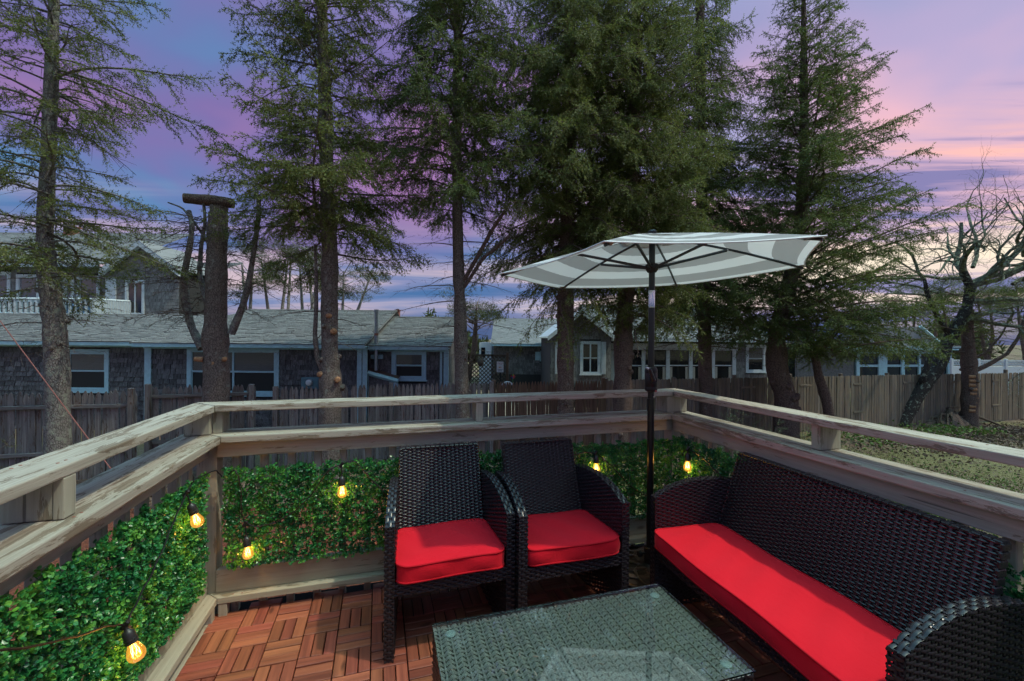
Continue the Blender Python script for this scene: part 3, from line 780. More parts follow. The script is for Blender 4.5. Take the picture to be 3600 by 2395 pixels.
AY = np.array([0, .03, .10, .18, .27, .36, .44, .505]); AZt = np.array([.585, .602, .634, .655, .666, .664, .654, .642])
def arm_top(y): return np.interp(y, AY, AZt)
ARM_D, ARM_T = .505, .042
def arm(parent, xin_f, xin_b, side, mat='wicker'):
    """a side slab reaching the floor, with a bowed top; side +1 = towards +x"""
    xf0, xb0 = xin_f, xin_b                     # inner face, front and back
    d = np.array([xb0 - xf0, ARM_D, 0]); L = np.linalg.norm(d); d /= L
    nrm = np.array([side * d[1], -side * d[0], 0])
    mb = MB()
    tp = lambda u: arm_top(u)
    inner = plane_fn((xf0, 0, .012), d, (0, 0, 1), -nrm)
    outer = plane_fn(np.array([xf0, 0, .012]) + nrm * ARM_T, d, (0, 0, 1), nrm)
    weave(mb, inner, L, .66, top=lambda u: tp(u) - .012); weave(mb, outer, L, .66, top=lambda u: tp(u) - .012)
    # front post: strand wound across
    front = plane_fn(np.array([xf0, 0, .0]), nrm, (0, 0, 1), -d)
    weave(mb, front, ARM_T, .588, pu=.021, pv=.0125, amp=.0028)
    back = plane_fn(np.array([xb0, ARM_D, .0]), nrm, (0, 0, 1), d)
    weave(mb, back, ARM_T, .64, pu=.021, pv=.0125, amp=.0028)
    # top: strand laid along the bow, four spokes across
    def topf(u, v, n):
        y = np.asarray(u) / 1.0; yy = np.interp(y, [0, L], [0, L])
        z = arm_top(yy); dz = np.gradient(arm_top(np.linspace(0, L, 60)), L / 59); s_ = np.interp(yy, np.linspace(0, L, 60), dz)
        nn = np.stack([-s_ * d[0], -s_ * d[1], np.ones_like(s_)], -1); nn /= np.linalg.norm(nn, axis=-1)[..., None]
        base = np.array([xf0, 0, 0]) + np.multiply.outer(yy, d) + np.multiply.outer(np.broadcast_to(v, yy.shape), nrm)
        base[..., 2] = z
        return base + nn * np.asarray(n)[..., None]
    weave(mb, topf, L, ARM_T, pu=.0245, pv=.0140, amp=.0030)
    mb.build('armrest', mat, parent, True, 60, kind='stuff')
    k = MB(); ys_ = np.linspace(.012, L - .008, 12); cpt = np.array([xf0, 0, 0]) + nrm * ARM_T / 2
    lo_ = [cpt + d * y + ZV_ * .10 for y in ys_]; hi_ = [np.array([*(cpt + d * y)[:2], arm_top(y) - .010]) for y in ys_]
    vv_ = np.array([q + nrm * e for e in (-.013, .013) for q in lo_ + hi_]); a_ = np.arange(11)
    k.raw(vv_, np.concatenate([np.stack([a_ + o_, a_ + 1 + o_, a_ + 13 + o_, a_ + 12 + o_], 1) for o_ in (0, 24)] + [np.stack([a_ + 12, a_ + 13, a_ + 37, a_ + 36], 1), np.array([[0, 12, 36, 24], [11, 23, 47, 35]])]))
    k.build('arm_core', 'wicker', parent)
    # hidden tube frame inside the slab, so that it reads solid
    f = MB()
    c = np.array([xf0, 0, 0]) + nrm * ARM_T / 2
    pts = [c + d * .022, c + d * .022 + np.array([0, 0, .57])]
    for y in np.linspace(.05, L - .02, 7): p = c + d * y; pts.append(np.array([p[0], p[1], arm_top(y) - .016]))
    pts.append(c + d * (L - .02))
    f.tube(pts, .013, 6)
    for q in (c + d * .022, c + d * (L - .022)): f.tube([q, q + np.array([0, 0, .03])], .016, 8)
    f.build('frame', 'black_metal', parent, True)

def seat_unit(name, label, cat, loc, rz, w, taper, group=None):
    """armchair or sofa: two slab arms, woven back, seat deck and front apron; front edge on local y = 0"""
    p = thing(name, label, cat, loc, rz, group)
    hw = w / 2 - ARM_T
    arm(p, -hw, -hw + taper, -1); arm(p, hw, hw - taper, 1)
    # back
    bw0, bw1 = 2 * (hw - taper * .85) - .004, 2 * (hw - taper * .85) - .022
    y0, z0, y1, z1 = .338, .30, .497, .796
    ev = np.array([0, y1 - y0, z1 - z0]); Lb = np.linalg.norm(ev); ev /= Lb; en = np.array([0, -ev[2], ev[1]])
    def backf(u, v, n):
        f = 1 - (1 - bw1 / bw0) * np.asarray(v) / Lb
        x = (np.asarray(u) - bw0 / 2) * f
        sag = .006 * np.sin(PI * np.asarray(u) / bw0)
        return np.stack([x + 0 * n, y0 + np.asarray(v) * ev[1] + sag + np.asarray(n) * en[1] + 0 * x, z0 + np.asarray(v) * ev[2] + np.asarray(n) * en[2] + 0 * x], -1)
    mb = MB(); weave(mb, backf, bw0, Lb, pu=.0245 if w < .9 else .0262, pv=.0085, amp=.0034)
    mb.build('backrest', 'wicker', p, True, 60, kind='stuff')
    cb = MB(); cc = np.array([0, (y0 + y1) / 2 + .026, (z0 + z1) / 2 - .004]); ang = math.atan2(y1 - y0, z1 - z0)
    cb.box(cc - [bw1 / 2 - .004, .010, Lb / 2], cc + [bw1 / 2 - .004, .010, Lb / 2], .002, [[1, 0, 0], [0, math.cos(ang), math.sin(ang)], [0, -math.sin(ang), math.cos(ang)]])
    cb.build('back_panel', 'wicker', p)
    # wrapped border of the back
    mb = MB(); c = []
    for x, v in ((-bw0 / 2, 0), (-bw1 / 2, Lb), (bw1 / 2, Lb), (bw0 / 2, 0)):
        c.append((x, y0 + v * ev[1] + .016, z0 + v * ev[2]))
    for a, b in zip(c[:-1], c[1:]):
        n = max(6, int(np.linalg.norm(np.subtract(b, a)) / .026))
        for k in range(n):
            q0 = np.array(a) + (np.array(b) - a) * (k + .04) / n; q1 = np.array(a) + (np.array(b) - a) * (k + .96) / n
            m = (q0 + q1) / 2; ln = np.linalg.norm(q1 - q0)
            if abs(q1[0] - q0[0]) > abs(q1[2] - q0[2]): mb.box(m - [ln / 2, .019, .007], m + [ln / 2, .019, .005], .003)
            else: mb.box(m - [.007, .019, ln / 2], m + [.004, .019, ln / 2], .003)
    mb.build('back_border', 'wicker', p)
    # seat deck and apron
    mb = MB(); weave(mb, plane_fn((-hw + .004, .005, .335), (1, 0, 0), (0, 1, 0), (0, 0, 1)), 2 * hw - .008, .39, pu=.03, pv=.014)
    mb.build('seat_deck', 'wicker', p, True, 60, kind='stuff')
    mb = MB(); weave(mb, plane_fn((-hw, .004, .278), (1, 0, 0), (0, 0, 1), (0, -1, 0)), 2 * hw, .062, pu=.026, pv=.0105)
    weave(mb, plane_fn((-hw, .040, .278), (1, 0, 0), (0, 0, 1), (0, 1, 0)), 2 * hw, .062, pu=.026, pv=.0105)
    weave(mb, plane_fn((-hw, .004, .278), (1, 0, 0), (0, 1, 0), (0, 0, -1)), 2 * hw, .036, pu=.026, pv=.012)
    mb.build('apron', 'wicker', p, True, 60, kind='stuff')
    f = MB()
    for y in (.022, .375): f.tube([(-hw, y, .322), (hw, y, .322)], .011, 6)
    for x in (-hw + .012, 0, hw - .012): f.tube([(x, .02, .322), (x, .38, .322)], .009, 6)
    f.build('seat_frame', 'black_metal', p, True)
    return p

def cushion(name, label, loc, rz, x0, x1, y0, y1, z0, z1, taper=0., seed=1, tilt=0., group=None):
    gq = np.random.default_rng(seed)
    p = thing(name, label, 'cushion', loc, rz, group)
    nx, ny, nz = max(14, int((x1 - x0) / .022)), 20, 6
    r = .022
    def edge_in(t):   # rounded plan corners
        return t
    bm = bmesh.new()
    cx, cy, hx, hy, hz = (x0 + x1) / 2, (y0 + y1) / 2, (x1 - x0) / 2, (y1 - y0) / 2, (z1 - z0) / 2
    bmesh.ops.create_cube(bm, size=2)
    bmesh.ops.subdivide_edges(bm, edges=[e for e in bm.edges if abs(e.verts[0].co.x - e.verts[1].co.x) > 1], cuts=nx, use_grid_fill=True)
    bmesh.ops.subdivide_edges(bm, edges=[e for e in bm.edges if abs(e.verts[0].co.y - e.verts[1].co.y) > 1], cuts=ny, use_grid_fill=True)
    bmesh.ops.subdivide_edges(bm, edges=[e for e in bm.edges if abs(e.verts[0].co.z - e.verts[1].co.z) > 1], cuts=nz, use_grid_fill=True)
    ph = gq.uniform(0, 6, 8)
    def place(X, Y, Z):
        # X, Y, Z in -1..1
        rc = .055
        px, py = X * hx, Y * hy
        ax, ay = hx - rc, hy - rc
        dx, dy = max(abs(px) - ax, 0), max(abs(py) - ay, 0)
        if dx > 0 and dy > 0:
            m = max(dx, dy); l = math.hypot(dx, dy); f = m / l
            px = math.copysign(ax + dx * f, px); py = math.copysign(ay + dy * f, py)
        px *= 1 - taper * (Y + 1) / 2
        e = min(hx - abs(px), hy - abs(py)); e = max(e, 0)
        puff = min(1, e / .10) ** .5
        crown = .007 * puff
        wob = .0035 * math.sin(px * 17 + ph[0]) * math.sin(py * 13 + ph[1]) + .0025 * math.sin(px * 41 + py * 23 + ph[2])
        side = max(abs(X) > .999, abs(Y) > .999)
        out = .003 * (1 - Z * Z) if side else 0
        lump = .004 * math.sin(px * 29 + py * 29 + ph[3]) * (1 - Z * Z) if side else 0
        nxv, nyv = (math.copysign(1, X) if abs(X) > .999 else 0), (math.copysign(1, Y) if abs(Y) > .999 else 0)
        z = Z * hz + (crown + wob * puff) * (1 if Z > 0 else -.4) * abs(Z)
        z += .004 * math.sin(px * 11 + ph[4]) * (1 - puff)
        return (cx + px + nxv * (out + lump), cy + py + nyv * (out + lump), z0 + hz + z + tilt * (Y + 1) / 2)
    for v in bm.verts: v.co = place(*v.co)
    me = bpy.data.meshes.new('pad'); bm.to_mesh(me); bm.free()
    for f in me.polygons: f.use_smooth = True
    me.set_sharp_from_angle(angle=R(50))
    mesh_obj('pad', me, 'red_cloth', p)
    for Z in (1, -1):
        ring = []
        N = 30
        for k in range(N): ring.append((-1 + 2 * k / N, -1))
        for k in range(N): ring.append((1, -1 + 2 * k / N))
        for k in range(N): ring.append((1 - 2 * k / N, 1))
        for k in range(N): ring.append((-1, 1 - 2 * k / N))
        pts = [place(a, b, Z) for a, b in ring]; pts.append(pts[0])
        MB().tube(pts, .0042, 6, False).build('piping', 'red_piping', p, True, 80)
    return p

CH = (('wicker armchair nearest the tile corner, dark brown weave, beside the green hedge', (.290, 1.905, 0), 0.0),
      ('wicker armchair standing between the other armchair and the umbrella pole', (.880, 1.868, 0), R(2.0)))
for k, (lb, loc, rz) in enumerate(CH):
    seat_unit('armchair', lb, 'armchair', loc, rz, .586, .030, 'wicker armchairs')
cushion('seat_cushion', 'square red cushion on the armchair nearest the tile corner', (.290, 1.905, 0), 0.01, -.248, .250, -.022, .372, .350, .420, .08, 3, -.004, 'red seat cushions')
cushion('seat_cushion', 'square red cushion on the armchair beside the umbrella pole', (.880, 1.868, 0), R(1.0), -.252, .248, -.010, .374, .350, .419, .10, 4, .0, 'red seat cushions')
seat_unit('sofa', 'long dark wicker sofa with one red cushion, along the railing by the lawn', 'sofa', (1.318, 1.357, 0), -PI / 2 - R(2.2), 1.175, .012)
cushion('seat_cushion', 'long red bench cushion lying on the wicker sofa', (1.318, 1.357, 0), -PI / 2 - R(2.2), -.540, .540, -.028, .375, .350, .421, .015, 5, 0., 'red seat cushions')

# ------------------------------------------------------------------ coffee table
tb = thing('coffee_table', 'low wicker coffee table with a glass top held by round clear discs', 'table', (.634, 1.297, 0))
tx, ty, tzw = .468, .241, .366
mb = MB(); weave(mb, plane_fn((-tx, -ty, tzw), (1, 0, 0), (0, 1, 0), (0, 0, 1)), 2 * tx, 2 * ty, pu=.0186, pv=.0208, amp=.0046, fill=.86, alt=0)
mb.build('woven_top', 'wicker_table_lit', tb, True, 60, kind='stuff')
mb = MB()
for sg in (-1, 1):
    weave(mb, plane_fn((sg * tx, -ty, .012), (0, 1, 0), (0, 0, 1), (sg, 0, 0)), 2 * ty, tzw - .012, pu=.027, pv=.0115)
    weave(mb, plane_fn((-tx, sg * ty, .25), (1, 0, 0), (0, 0, 1), (0, sg, 0)), 2 * tx, tzw - .25, pu=.027, pv=.0115)
mb.build('woven_side', 'wicker', tb, True, 60, kind='stuff')
for sx in (-1, 1):
    for sy in (-1, 1):
        mb = MB()
        x, y = sx * (tx - .022), sy * (ty - .022)
        mb.box((x - .018, y - .018, 0), (x + .018, y + .018, .36), .004); mb.build('leg', 'black_metal', tb)
MB().box((-tx + .004, -ty + .004, .352), (tx - .004, ty - .004, .3615)).build('under_frame', 'black_plastic', tb)
MB().box((-.4725, -.2455, .3735), (.4725, .2455, .3795), .0012).build('glass_top', 'table_glass', tb)
mb = MB()
for (a, b) in (((-.4728, -.2458, .3738), (-.4726, .2458, .3792)), ((.4726, -.2458, .3738), (.4728, .2458, .3792)),
               ((-.4726, .2456, .3738), (.4726, .2458, .3792)), ((-.4726, -.2458, .3738), (.4726, -.2456, .3792))): mb.box(a, b)
mb.build('polished_edge', 'glass_edge', tb)
for sx in (-1, 1):
    for sy in (-1, 1):
        o = MB().lathe([(0, .3730), (.0165, .3730), (.0178, .3720), (.0178, .3700), (.010, .3690), (.010, .366), (0, .366)], 28).build('disc', 'disc_clear', tb, True, 40)
        o.location = (sx * .413, sy * .188, 0)
# fallen spruce needles and flakes on the glass
n = 46; P = np.stack([rng.uniform(.20, 1.08, n), rng.uniform(1.08, 1.52, n), np.full(n, .3805)], 1)
a = rng.uniform(0, 2 * PI, n); L = rng.uniform(.004, .013, (n, 1))
leaf_cloud(P, np.stack([np.cos(a), np.sin(a), rng.normal(0, .08, n)], 1) * L, np.stack([-np.sin(a), np.cos(a), 0 * a], 1) * L * .13, 'fallen_needles', 'dry_leaf')

# ------------------------------------------------------------------ umbrella and its foot
UX, UY = 1.550, 2.254
ub = thing('umbrella_base', 'round bronze umbrella foot with interlaced raised bands, on the deck tiles', 'umbrella base', (UX, UY, 0))
RB = .262
MB().lathe([(0, .0005), (RB, .0005), (RB, .012), (RB - .010, .020), (RB - .022, .020), (RB - .030, .016), (.10, .030), (.045, .040), (.034, .046), (.034, .14), (.028, .144), (.0235, .144), (.0235, .05)], 64).build('foot_plate', 'bronze', ub, True, 40)
mb = MB()
for k in range(16):
    for h in range(3):
        pts = []
        for s_ in np.linspace(0, 1, 9):
            a = k * PI / 8 + (s_ - .5) * (1.25 if k % 2 else -1.25); r_ = .060 + .170 * s_ + .012 * (h - 1) * math.sin(PI * s_)
            a += (h - 1) * .045
            pts.append((r_ * math.cos(a), r_ * math.sin(a), .0225 + .012 * (1 - s_) + .006 * math.sin(s_ * PI * 3 + k * PI)))
        mb.tube(pts, .0052, 6)
mb.build('band_relief', 'bronze_high', ub, True)
knob = MB().tube([(-.034, 0, .105), (-.065, 0, .105)], .006, 8).tube([(-.060, 0, .105), (-.078, 0, .105)], .018, 10)
knob.build('clamp_knob', 'black_plastic', ub, True, 50)

um = thing('patio_umbrella', 'open patio umbrella with grey and white banded canopy on a black pole', 'umbrella', (UX, UY, .052))
def upart(mb, name, mat, smooth=True, sharp=45): return mb.build(name, mat, um, smooth, sharp, world=True)
c0 = np.array([UX, UY, 0.])
def pz(z): return c0 + [0, 0, z]
upart(MB().tube([pz(.054), pz(1.035)], .0205, 20), 'lower_pole', 'black_metal')
upart(MB().tube([pz(.97), pz(1.045)], .0225, 20), 'pole_sleeve', 'black_metal')
upart(MB().tube([pz(1.0), pz(1.62)], .0185, 20), 'upper_pole', 'black_metal')
upart(MB().tube([pz(1.60), pz(1.615), pz(1.69), pz(1.705)], [.0190, .0198, .0198, .0190], 20), 'tilt_collar', 'chrome')
upart(MB().tube([pz(1.69), pz(2.06)], .0185, 20), 'top_pole', 'black_metal')
upart(MB().lathe([(.019, 1.085), (.034, 1.092), (.038, 1.105), (.036, 1.118), (.0375, 1.120), (.0375, 1.200), (.036, 1.202), (.038, 1.206), (.037, 1.222), (.030, 1.236), (.019, 1.240)], 28, (UX, UY, 0)), 'crank_housing', 'black_plastic')
# crank: an arm reaching out to the side with a grip
kc = np.array([UX - .018, UY - .040, 1.172])
cr = upart(MB().tube([kc + [.012, .012, -.012], kc + [.002, -.012, -.010]], .020, 16), 'crank_hub', 'black_plastic')
MB().tube([kc + [0, -.012, -.012], kc + [-.050, -.045, .060]], [.0135, .010], 12).build('crank_arm', 'grey_metal', cr, True, world=True)
MB().tube([kc + [-.050, -.045, .060], kc + [-.056, -.034, .066], kc + [-.062, -.026, .070]], [.011, .009, .008], 10).build('crank_grip', 'chrome', cr, True, world=True)
MB().box((UX + .004, UY - .0395, 1.088), (UX + .016, UY - .030, 1.100), .002).build('release_button', 'sign_red', cr, world=True)
bolt = MB().tube([pz(1.058) + [.006, -.017, 0], pz(1.058) + [.008, -.024, 0]], .0045, 10); upart(bolt, 'bolt', 'chrome')
upart(MB().lathe([(.0185, 1.812), (.026, 1.815), (.034, 1.828), (.040, 1.840), (.040, 1.862), (.030, 1.868), (.0185, 1.870)], 12, (UX, UY, 0)), 'runner', 'black_plastic', False)
upart(MB().lathe([(.0185, 2.030), (.036, 2.034), (.036, 2.052), (.018, 2.056)], 12, (UX, UY, 0)), 'top_hub', 'black_plastic', False)
upart(MB().lathe([(.0, 2.076), (.016, 2.074), (.026, 2.067), (.024, 2.061), (.012, 2.058), (.010, 2.03)], 20, (UX, UY, 0)), 'finial', 'grey_metal')
RH, TH = .936, R(223.64)
def rim(a, r): x, y = r * math.cos(a), r * math.sin(a); return np.array([UX + x, UY + y, 1.832 + .032 * x - .011 * y])
APEX = np.array([UX, UY, 2.055])
tips = [rim(TH - k * PI / 3, RH) for k in range(6)]
for k in range(6):
    A, B = tips[k], tips[(k + 1) % 6]
    mb = MB(); n, m = 14, 16
    V_, band_ = [], []
    for a in range(n + 1):
        t_ = a / n                                   # 0 rim, 1 centre
        for b in range(m + 1):
            s_ = b / m
            e = A * (1 - s_) + B * s_
            cen = (A + B) / 2; inward = (np.array([UX, UY, cen[2]]) - cen); inward /= np.linalg.norm(inward)
            bow = 4 * s_ * (1 - s_)
            e = e + inward * .026 * bow
            p_ = e * (1 - t_) + APEX * t_
            p_[2] += .008 * math.sin(PI * t_) * (1 - .5 * bow) - .022 * bow * (1 - t_) * t_ * 2 - .012 * bow * (1 - t_) ** 3
            p_[2] += .0025 * math.sin(s_ * 40 + k) * t_ * (1 - t_) * 2
            V_.append(p_); band_.append(t_)
    i, j = np.meshgrid(np.arange(n), np.arange(m), indexing='ij'); q = (i * (m + 1) + j).ravel()
    o = upart(mb.raw(V_, np.stack([q, q + 1, q + m + 2, q + m + 1], 1)), 'canopy_panel', 'canopy_cloth', True, 80)
    at = o.data.attributes.new('band', 'FLOAT', 'POINT'); at.data.foreach_set('value', np.array(band_, np.float32))
    # white hem along the rim
    hp = np.array(V_[:m + 1]); MB().tube(hp + [0, 0, -.001], .0035, 6).build('hem', 'white_plastic', o, True, world=True)
# upper vent of the canopy
mb = MB(); V_, band_ = [], []
for a in range(5):
    t_ = a / 4
    for k in range(12):
        an = TH - k * PI / 6; r_ = (.20 if k % 2 == 0 else .18) * (1 - t_)
        V_.append([UX + r_ * math.cos(an), UY + r_ * math.sin(an), 2.0105 + .046 * t_ - (.003 if k % 2 else 0)]); band_.append(.3 + .55 * t_)
i, j = np.meshgrid(np.arange(4), np.arange(12), indexing='ij')
q = np.stack([(i * 12 + j), (i * 12 + (j + 1) % 12), ((i + 1) * 12 + (j + 1) % 12), ((i + 1) * 12 + j)], -1).reshape(-1, 4)
o = upart(mb.raw(V_, q), 'vent_flap', 'canopy_cloth', True, 80)
at = o.data.attributes.new('band', 'FLOAT', 'POINT'); at.data.foreach_set('value', np.array(band_, np.float32))
for k in range(6):
    a = TH - k * PI / 3; dr = np.array([math.cos(a), math.sin(a), 0])
    tip = tips[k] + [0, 0, -.012]; root = np.array([UX, UY, 2.040]) + dr * .030
    mid = root * .45 + tip * .55; bowed = lambda s_: root * (1 - s_) + tip * s_ + [0, 0, .016 * math.sin(PI * s_) - .006]
    r0 = upart(MB().tube([bowed(s_) for s_ in np.linspace(0, .985, 9)], .0075, 6), 'rib', 'grey_metal')
    jn = bowed(.47)
    s0 = np.array([UX, UY, 1.846]) + dr * .036
    MB().tube([s0, jn + [0, 0, -.008]], .0085, 8).build('strut', 'grey_metal', r0, True, world=True)
    MB().tube([jn + [-dr[1] * .012, dr[0] * .012, -.006], jn + [dr[1] * .012, -dr[0] * .012, -.006]], .005, 8).build('pivot_bolt', 'chrome', r0, True, world=True)
    pk = MB(); e0, e1 = bowed(.90), tips[k] + [0, 0, -.002]
    sd2 = np.array([-dr[1], dr[0], 0])
    pk.raw([e0 + sd2 * .004 - [0, 0, .012], e0 - sd2 * .004 - [0, 0, .012], e1 - sd2 * .035 + (e0 - e1) * .35, e1 + sd2 * .035 + (e0 - e1) * .35, e1], np.array([[0, 1, 2], [0, 2, 4], [0, 4, 3]]))
    upart(pk, 'rib_pocket', 'canopy_pocket', False)
# ------------------------------------------------------------------ fences along the lot line
def picket_mesh(name, w, h, th, style, mat, var=0.):
    hw = w / 2
    if style == 'gothic': top = [(hw, h - .13), (hw * .82, h - .085), (hw * .45, h - .03), (hw * .12, h), (-hw * .12, h), (-hw * .45, h - .03), (-hw * .82, h - .085), (-hw, h - .13)]
    elif style == 'round': top = [(hw, h - .05), (hw * .8, h - .018), (hw * .35, h), (-hw * .35, h), (-hw * .8, h - .018), (-hw, h - .05)]
    mb = MB().prism([(-hw, 0), (hw, 0)] + top, 1, -th / 2, th / 2)
    me = mb.mesh(name); me.materials.append(MATS[mat]); return me
def fence(name, label, x0, x1, y, ztop, pitch, w, style, mat, zb=-1.58, rails=(.30, 1.25), posts=2.2, jit=1.0, near_rail=True, slope=0.0):
    f = thing(name, label, 'fence', ((x0 + x1) / 2, y, GZ), group='fences on the lot line')
    h = ztop - zb
    mes = [picket_mesh('picket', w * k, h, .018, style, mat + '_z') for k in (1.0, .93, 1.06)]
    n = int((x1 - x0) / pitch)
    for k in range(n + 1):
        x = x0 + (x1 - x0) * k / max(1, n) + rng.normal(0, .004) * jit
        o = bpy.data.objects.new('picket', mes[int(rng.integers(3))]); link(o, f)
        o.location = (x - f.location.x, rng.normal(0, .004) * jit + slope * (x - x0), zb - GZ + rng.normal(0, .012) * jit)
        o.rotation_euler = (rng.normal(0, .008) * jit, rng.normal(0, .010) * jit, rng.normal(0, .03) * jit)
    sy = -1 if near_rail else 1
    for r_ in rails:
        z = ztop - r_
        ln = x1 - x0; m = max(1, int(round(ln / posts)))
        for k in range(m):
            a, b = x0 + ln * k / m, x0 + ln * (k + 1) / m
            o = MB().box((a + .004, -.035, -.038), (b - .004, .035, .038), .008).build('rail', mat + '_x', None)
            o.parent = f; me = o.data; me.transform(Matrix.Translation((-(a + b) / 2, 0, 0)))
            o.location = ((a + b) / 2 - f.location.x, sy * .046 + slope * ((a + b) / 2 - x0), z - GZ + rng.normal(0, .006)); o.rotation_euler = (0, rng.normal(0, .004), 0)
    k = x0
    m = max(1, int(round((x1 - x0) / posts)))
    for k in range(m + 1):
        x = x0 + (x1 - x0) * k / m
        o = MB().box((-.05, -.05, 0), (.05, .05, h + .02 + rng.uniform(0, .05)), .01).build('post', mat + '_z', f)
        o.location = (x - f.location.x, sy * .135 if near_rail else .10, zb - GZ)
    return f
fence('picket_fence', 'weathered grey picket fence in front of the cottage window behind the spruce trunk', -10.2, -5.12, 10.90, .245, .105, .094, 'gothic', 'old_fence')
fence('picket_fence', 'short sagging grey picket fence section behind the broken dead trunk', -4.86, -2.92, 10.98, .305, .100, .090, 'gothic', 'old_fence', rails=(.21, 1.2), posts=1.9)
fence('picket_fence', 'grey pointed picket fence below the electric meter and the stove pipe', -2.42, 2.62, 10.90, .250, .099, .086, 'gothic', 'old_fence', rails=(.42, 1.3), posts=2.5)
fence('picket_fence', 'newer reddish-brown pointed picket fence beside the parking sign', 2.74, 6.0, 10.95, .235, .088, .082, 'gothic', 'brown_fence', near_rail=False, jit=.5)
fence('stockade_fence', 'long tan stockade fence of narrow round-topped poles behind the leaning tree', 6.10, 24.4, 10.95, .235, .118, .112, 'round', 'stockade', near_rail=False, jit=.45, slope=-.035)

# ------------------------------------------------------------------ houses beyond the fence (they stand square to the line of sight)
RV = np.array([_c, -_s, 0]); FV = np.array([_s, _c, 0]); ZV = np.array([0, 0, 1.])
def HA(u, d): return (u - 1800) / FPX * d
def HZ(v, d, u=1800): return float(ond(u, v, d)[2])
def HP(a, d, z): return RV * a + FV * d + ZV * z
def hbox(mb, a0, a1, d0, d1, z0, z1, ch=0.0):
    """box square to the line of sight"""
    c = HP((a0 + a1) / 2, (d0 + d1) / 2, (z0 + z1) / 2); h = np.array([abs(a1 - a0), abs(d1 - d0), abs(z1 - z0)]) / 2
    M = np.stack([RV, FV, ZV], 1)
    return mb.box(c - h, c + h, ch, M)
def hquad(mb, *pts): n = len(pts); return mb.raw(np.array(pts), np.arange(n)[None])

def clad(parent, O, U, V, N, Wd, Hh, expo, widths, mat, holes=(), span=None, budget=300, name='shingle', thick=.012, seed=0, zsee=None):
    """courses of overlapping shingles on a wall or roof; the most visible ones are pieces of their own"""
    gq = np.random.default_rng(seed)
    O, U, V, N = (np.asarray(x, float) for x in (O, U, V, N))
    items = []
    rows = int(Hh / expo) + 1
    for r_ in range(rows):
        v0 = r_ * expo; v1 = min(v0 + expo * 1.12, Hh)
        lo, hi = (0, Wd) if span is None else span(v0 + expo * .5)
        x = lo - gq.uniform(0, widths[-1])
        while x < hi:
            w = float(gq.choice(widths)); a, b = max(x, lo), min(x + w, hi); x += w
            if b - a < .02: continue
            segs = [(a, b)]
            for (h0, h1, k0, k1) in holes:
                if v0 + expo * .95 < k0 or v0 > k1: continue
                ns = []
                for (p, q_) in segs:
                    if q_ <= h0 or p >= h1: ns.append((p, q_)); continue
                    if p < h0: ns.append((p, h0))
                    if q_ > h1: ns.append((h1, q_))
                segs = ns
            for (p, q_) in segs:
                if q_ - p > .02: items.append((p, q_, v0 + gq.normal(0, .004), v1, gq.uniform(.7, 1.3)))
    if not items: return
    def verts(p, q_, v0, v1, t_):
        gp = .006
        return np.array([[p + gp, v0, 0], [q_ - gp, v0, 0], [q_ - gp, v1, 0], [p + gp, v1, 0], [p + gp, v0, thick * t_], [q_ - gp, v0, thick * t_], [q_ - gp, v1, .003], [p + gp, v1, .003]])
    F = np.array([[4, 5, 6, 7], [0, 1, 5, 4], [1, 2, 6, 5], [3, 0, 4, 7], [2, 3, 7, 6]])
    cen = np.array([O + U * (i[0] + i[1]) / 2 + V * (i[2] + i[3]) / 2 for i in items])
    pr = proj(cen)
    sc_ = np.where((pr[:, 0] > 0) & (pr[:, 0] < 3600) & (pr[:, 1] > 0) & (pr[:, 1] < (1400 if zsee is None else zsee)) & (pr[:, 2] > 1), np.array([i[1] - i[0] for i in items]) / pr[:, 2], 0)
    order = np.argsort(-sc_, kind='stable'); ch = set(order[:min(budget, int((sc_ > 0).sum()))].tolist())
    M = np.stack([U, V, N], 1); pl = np.array(wloc(parent))
    cache = {}; mb = MB(); Q = Matrix(M.tolist()).to_quaternion()
    for k, it in enumerate(items):
        if k in ch:
            w = round((it[1] - it[0]) * 100) / 100; key = max(w, .02)
            if key not in cache:
                me = MB().raw(verts(-key / 2, key / 2, 0, expo * 1.12, 1.0), F).mesh(name); me.materials.append(MATS[mat]); cache[key] = me
            o = bpy.data.objects.new(name, cache[key]); link(o, parent); o.rotation_mode = 'QUATERNION'; o.rotation_quaternion = Q
            o.location = Vector(O + U * (it[0] + it[1]) / 2 + V * it[2] + N * .0 - pl)
            o.scale = ((it[1] - it[0]) / key, (it[3] - it[2]) / (expo * 1.12), it[4])
        else:
            mb.raw(verts(*it) @ M.T + O, F)
    if mb.n: mb.build('outlying_' + name + 's', mat, parent, world=True, kind='stuff')

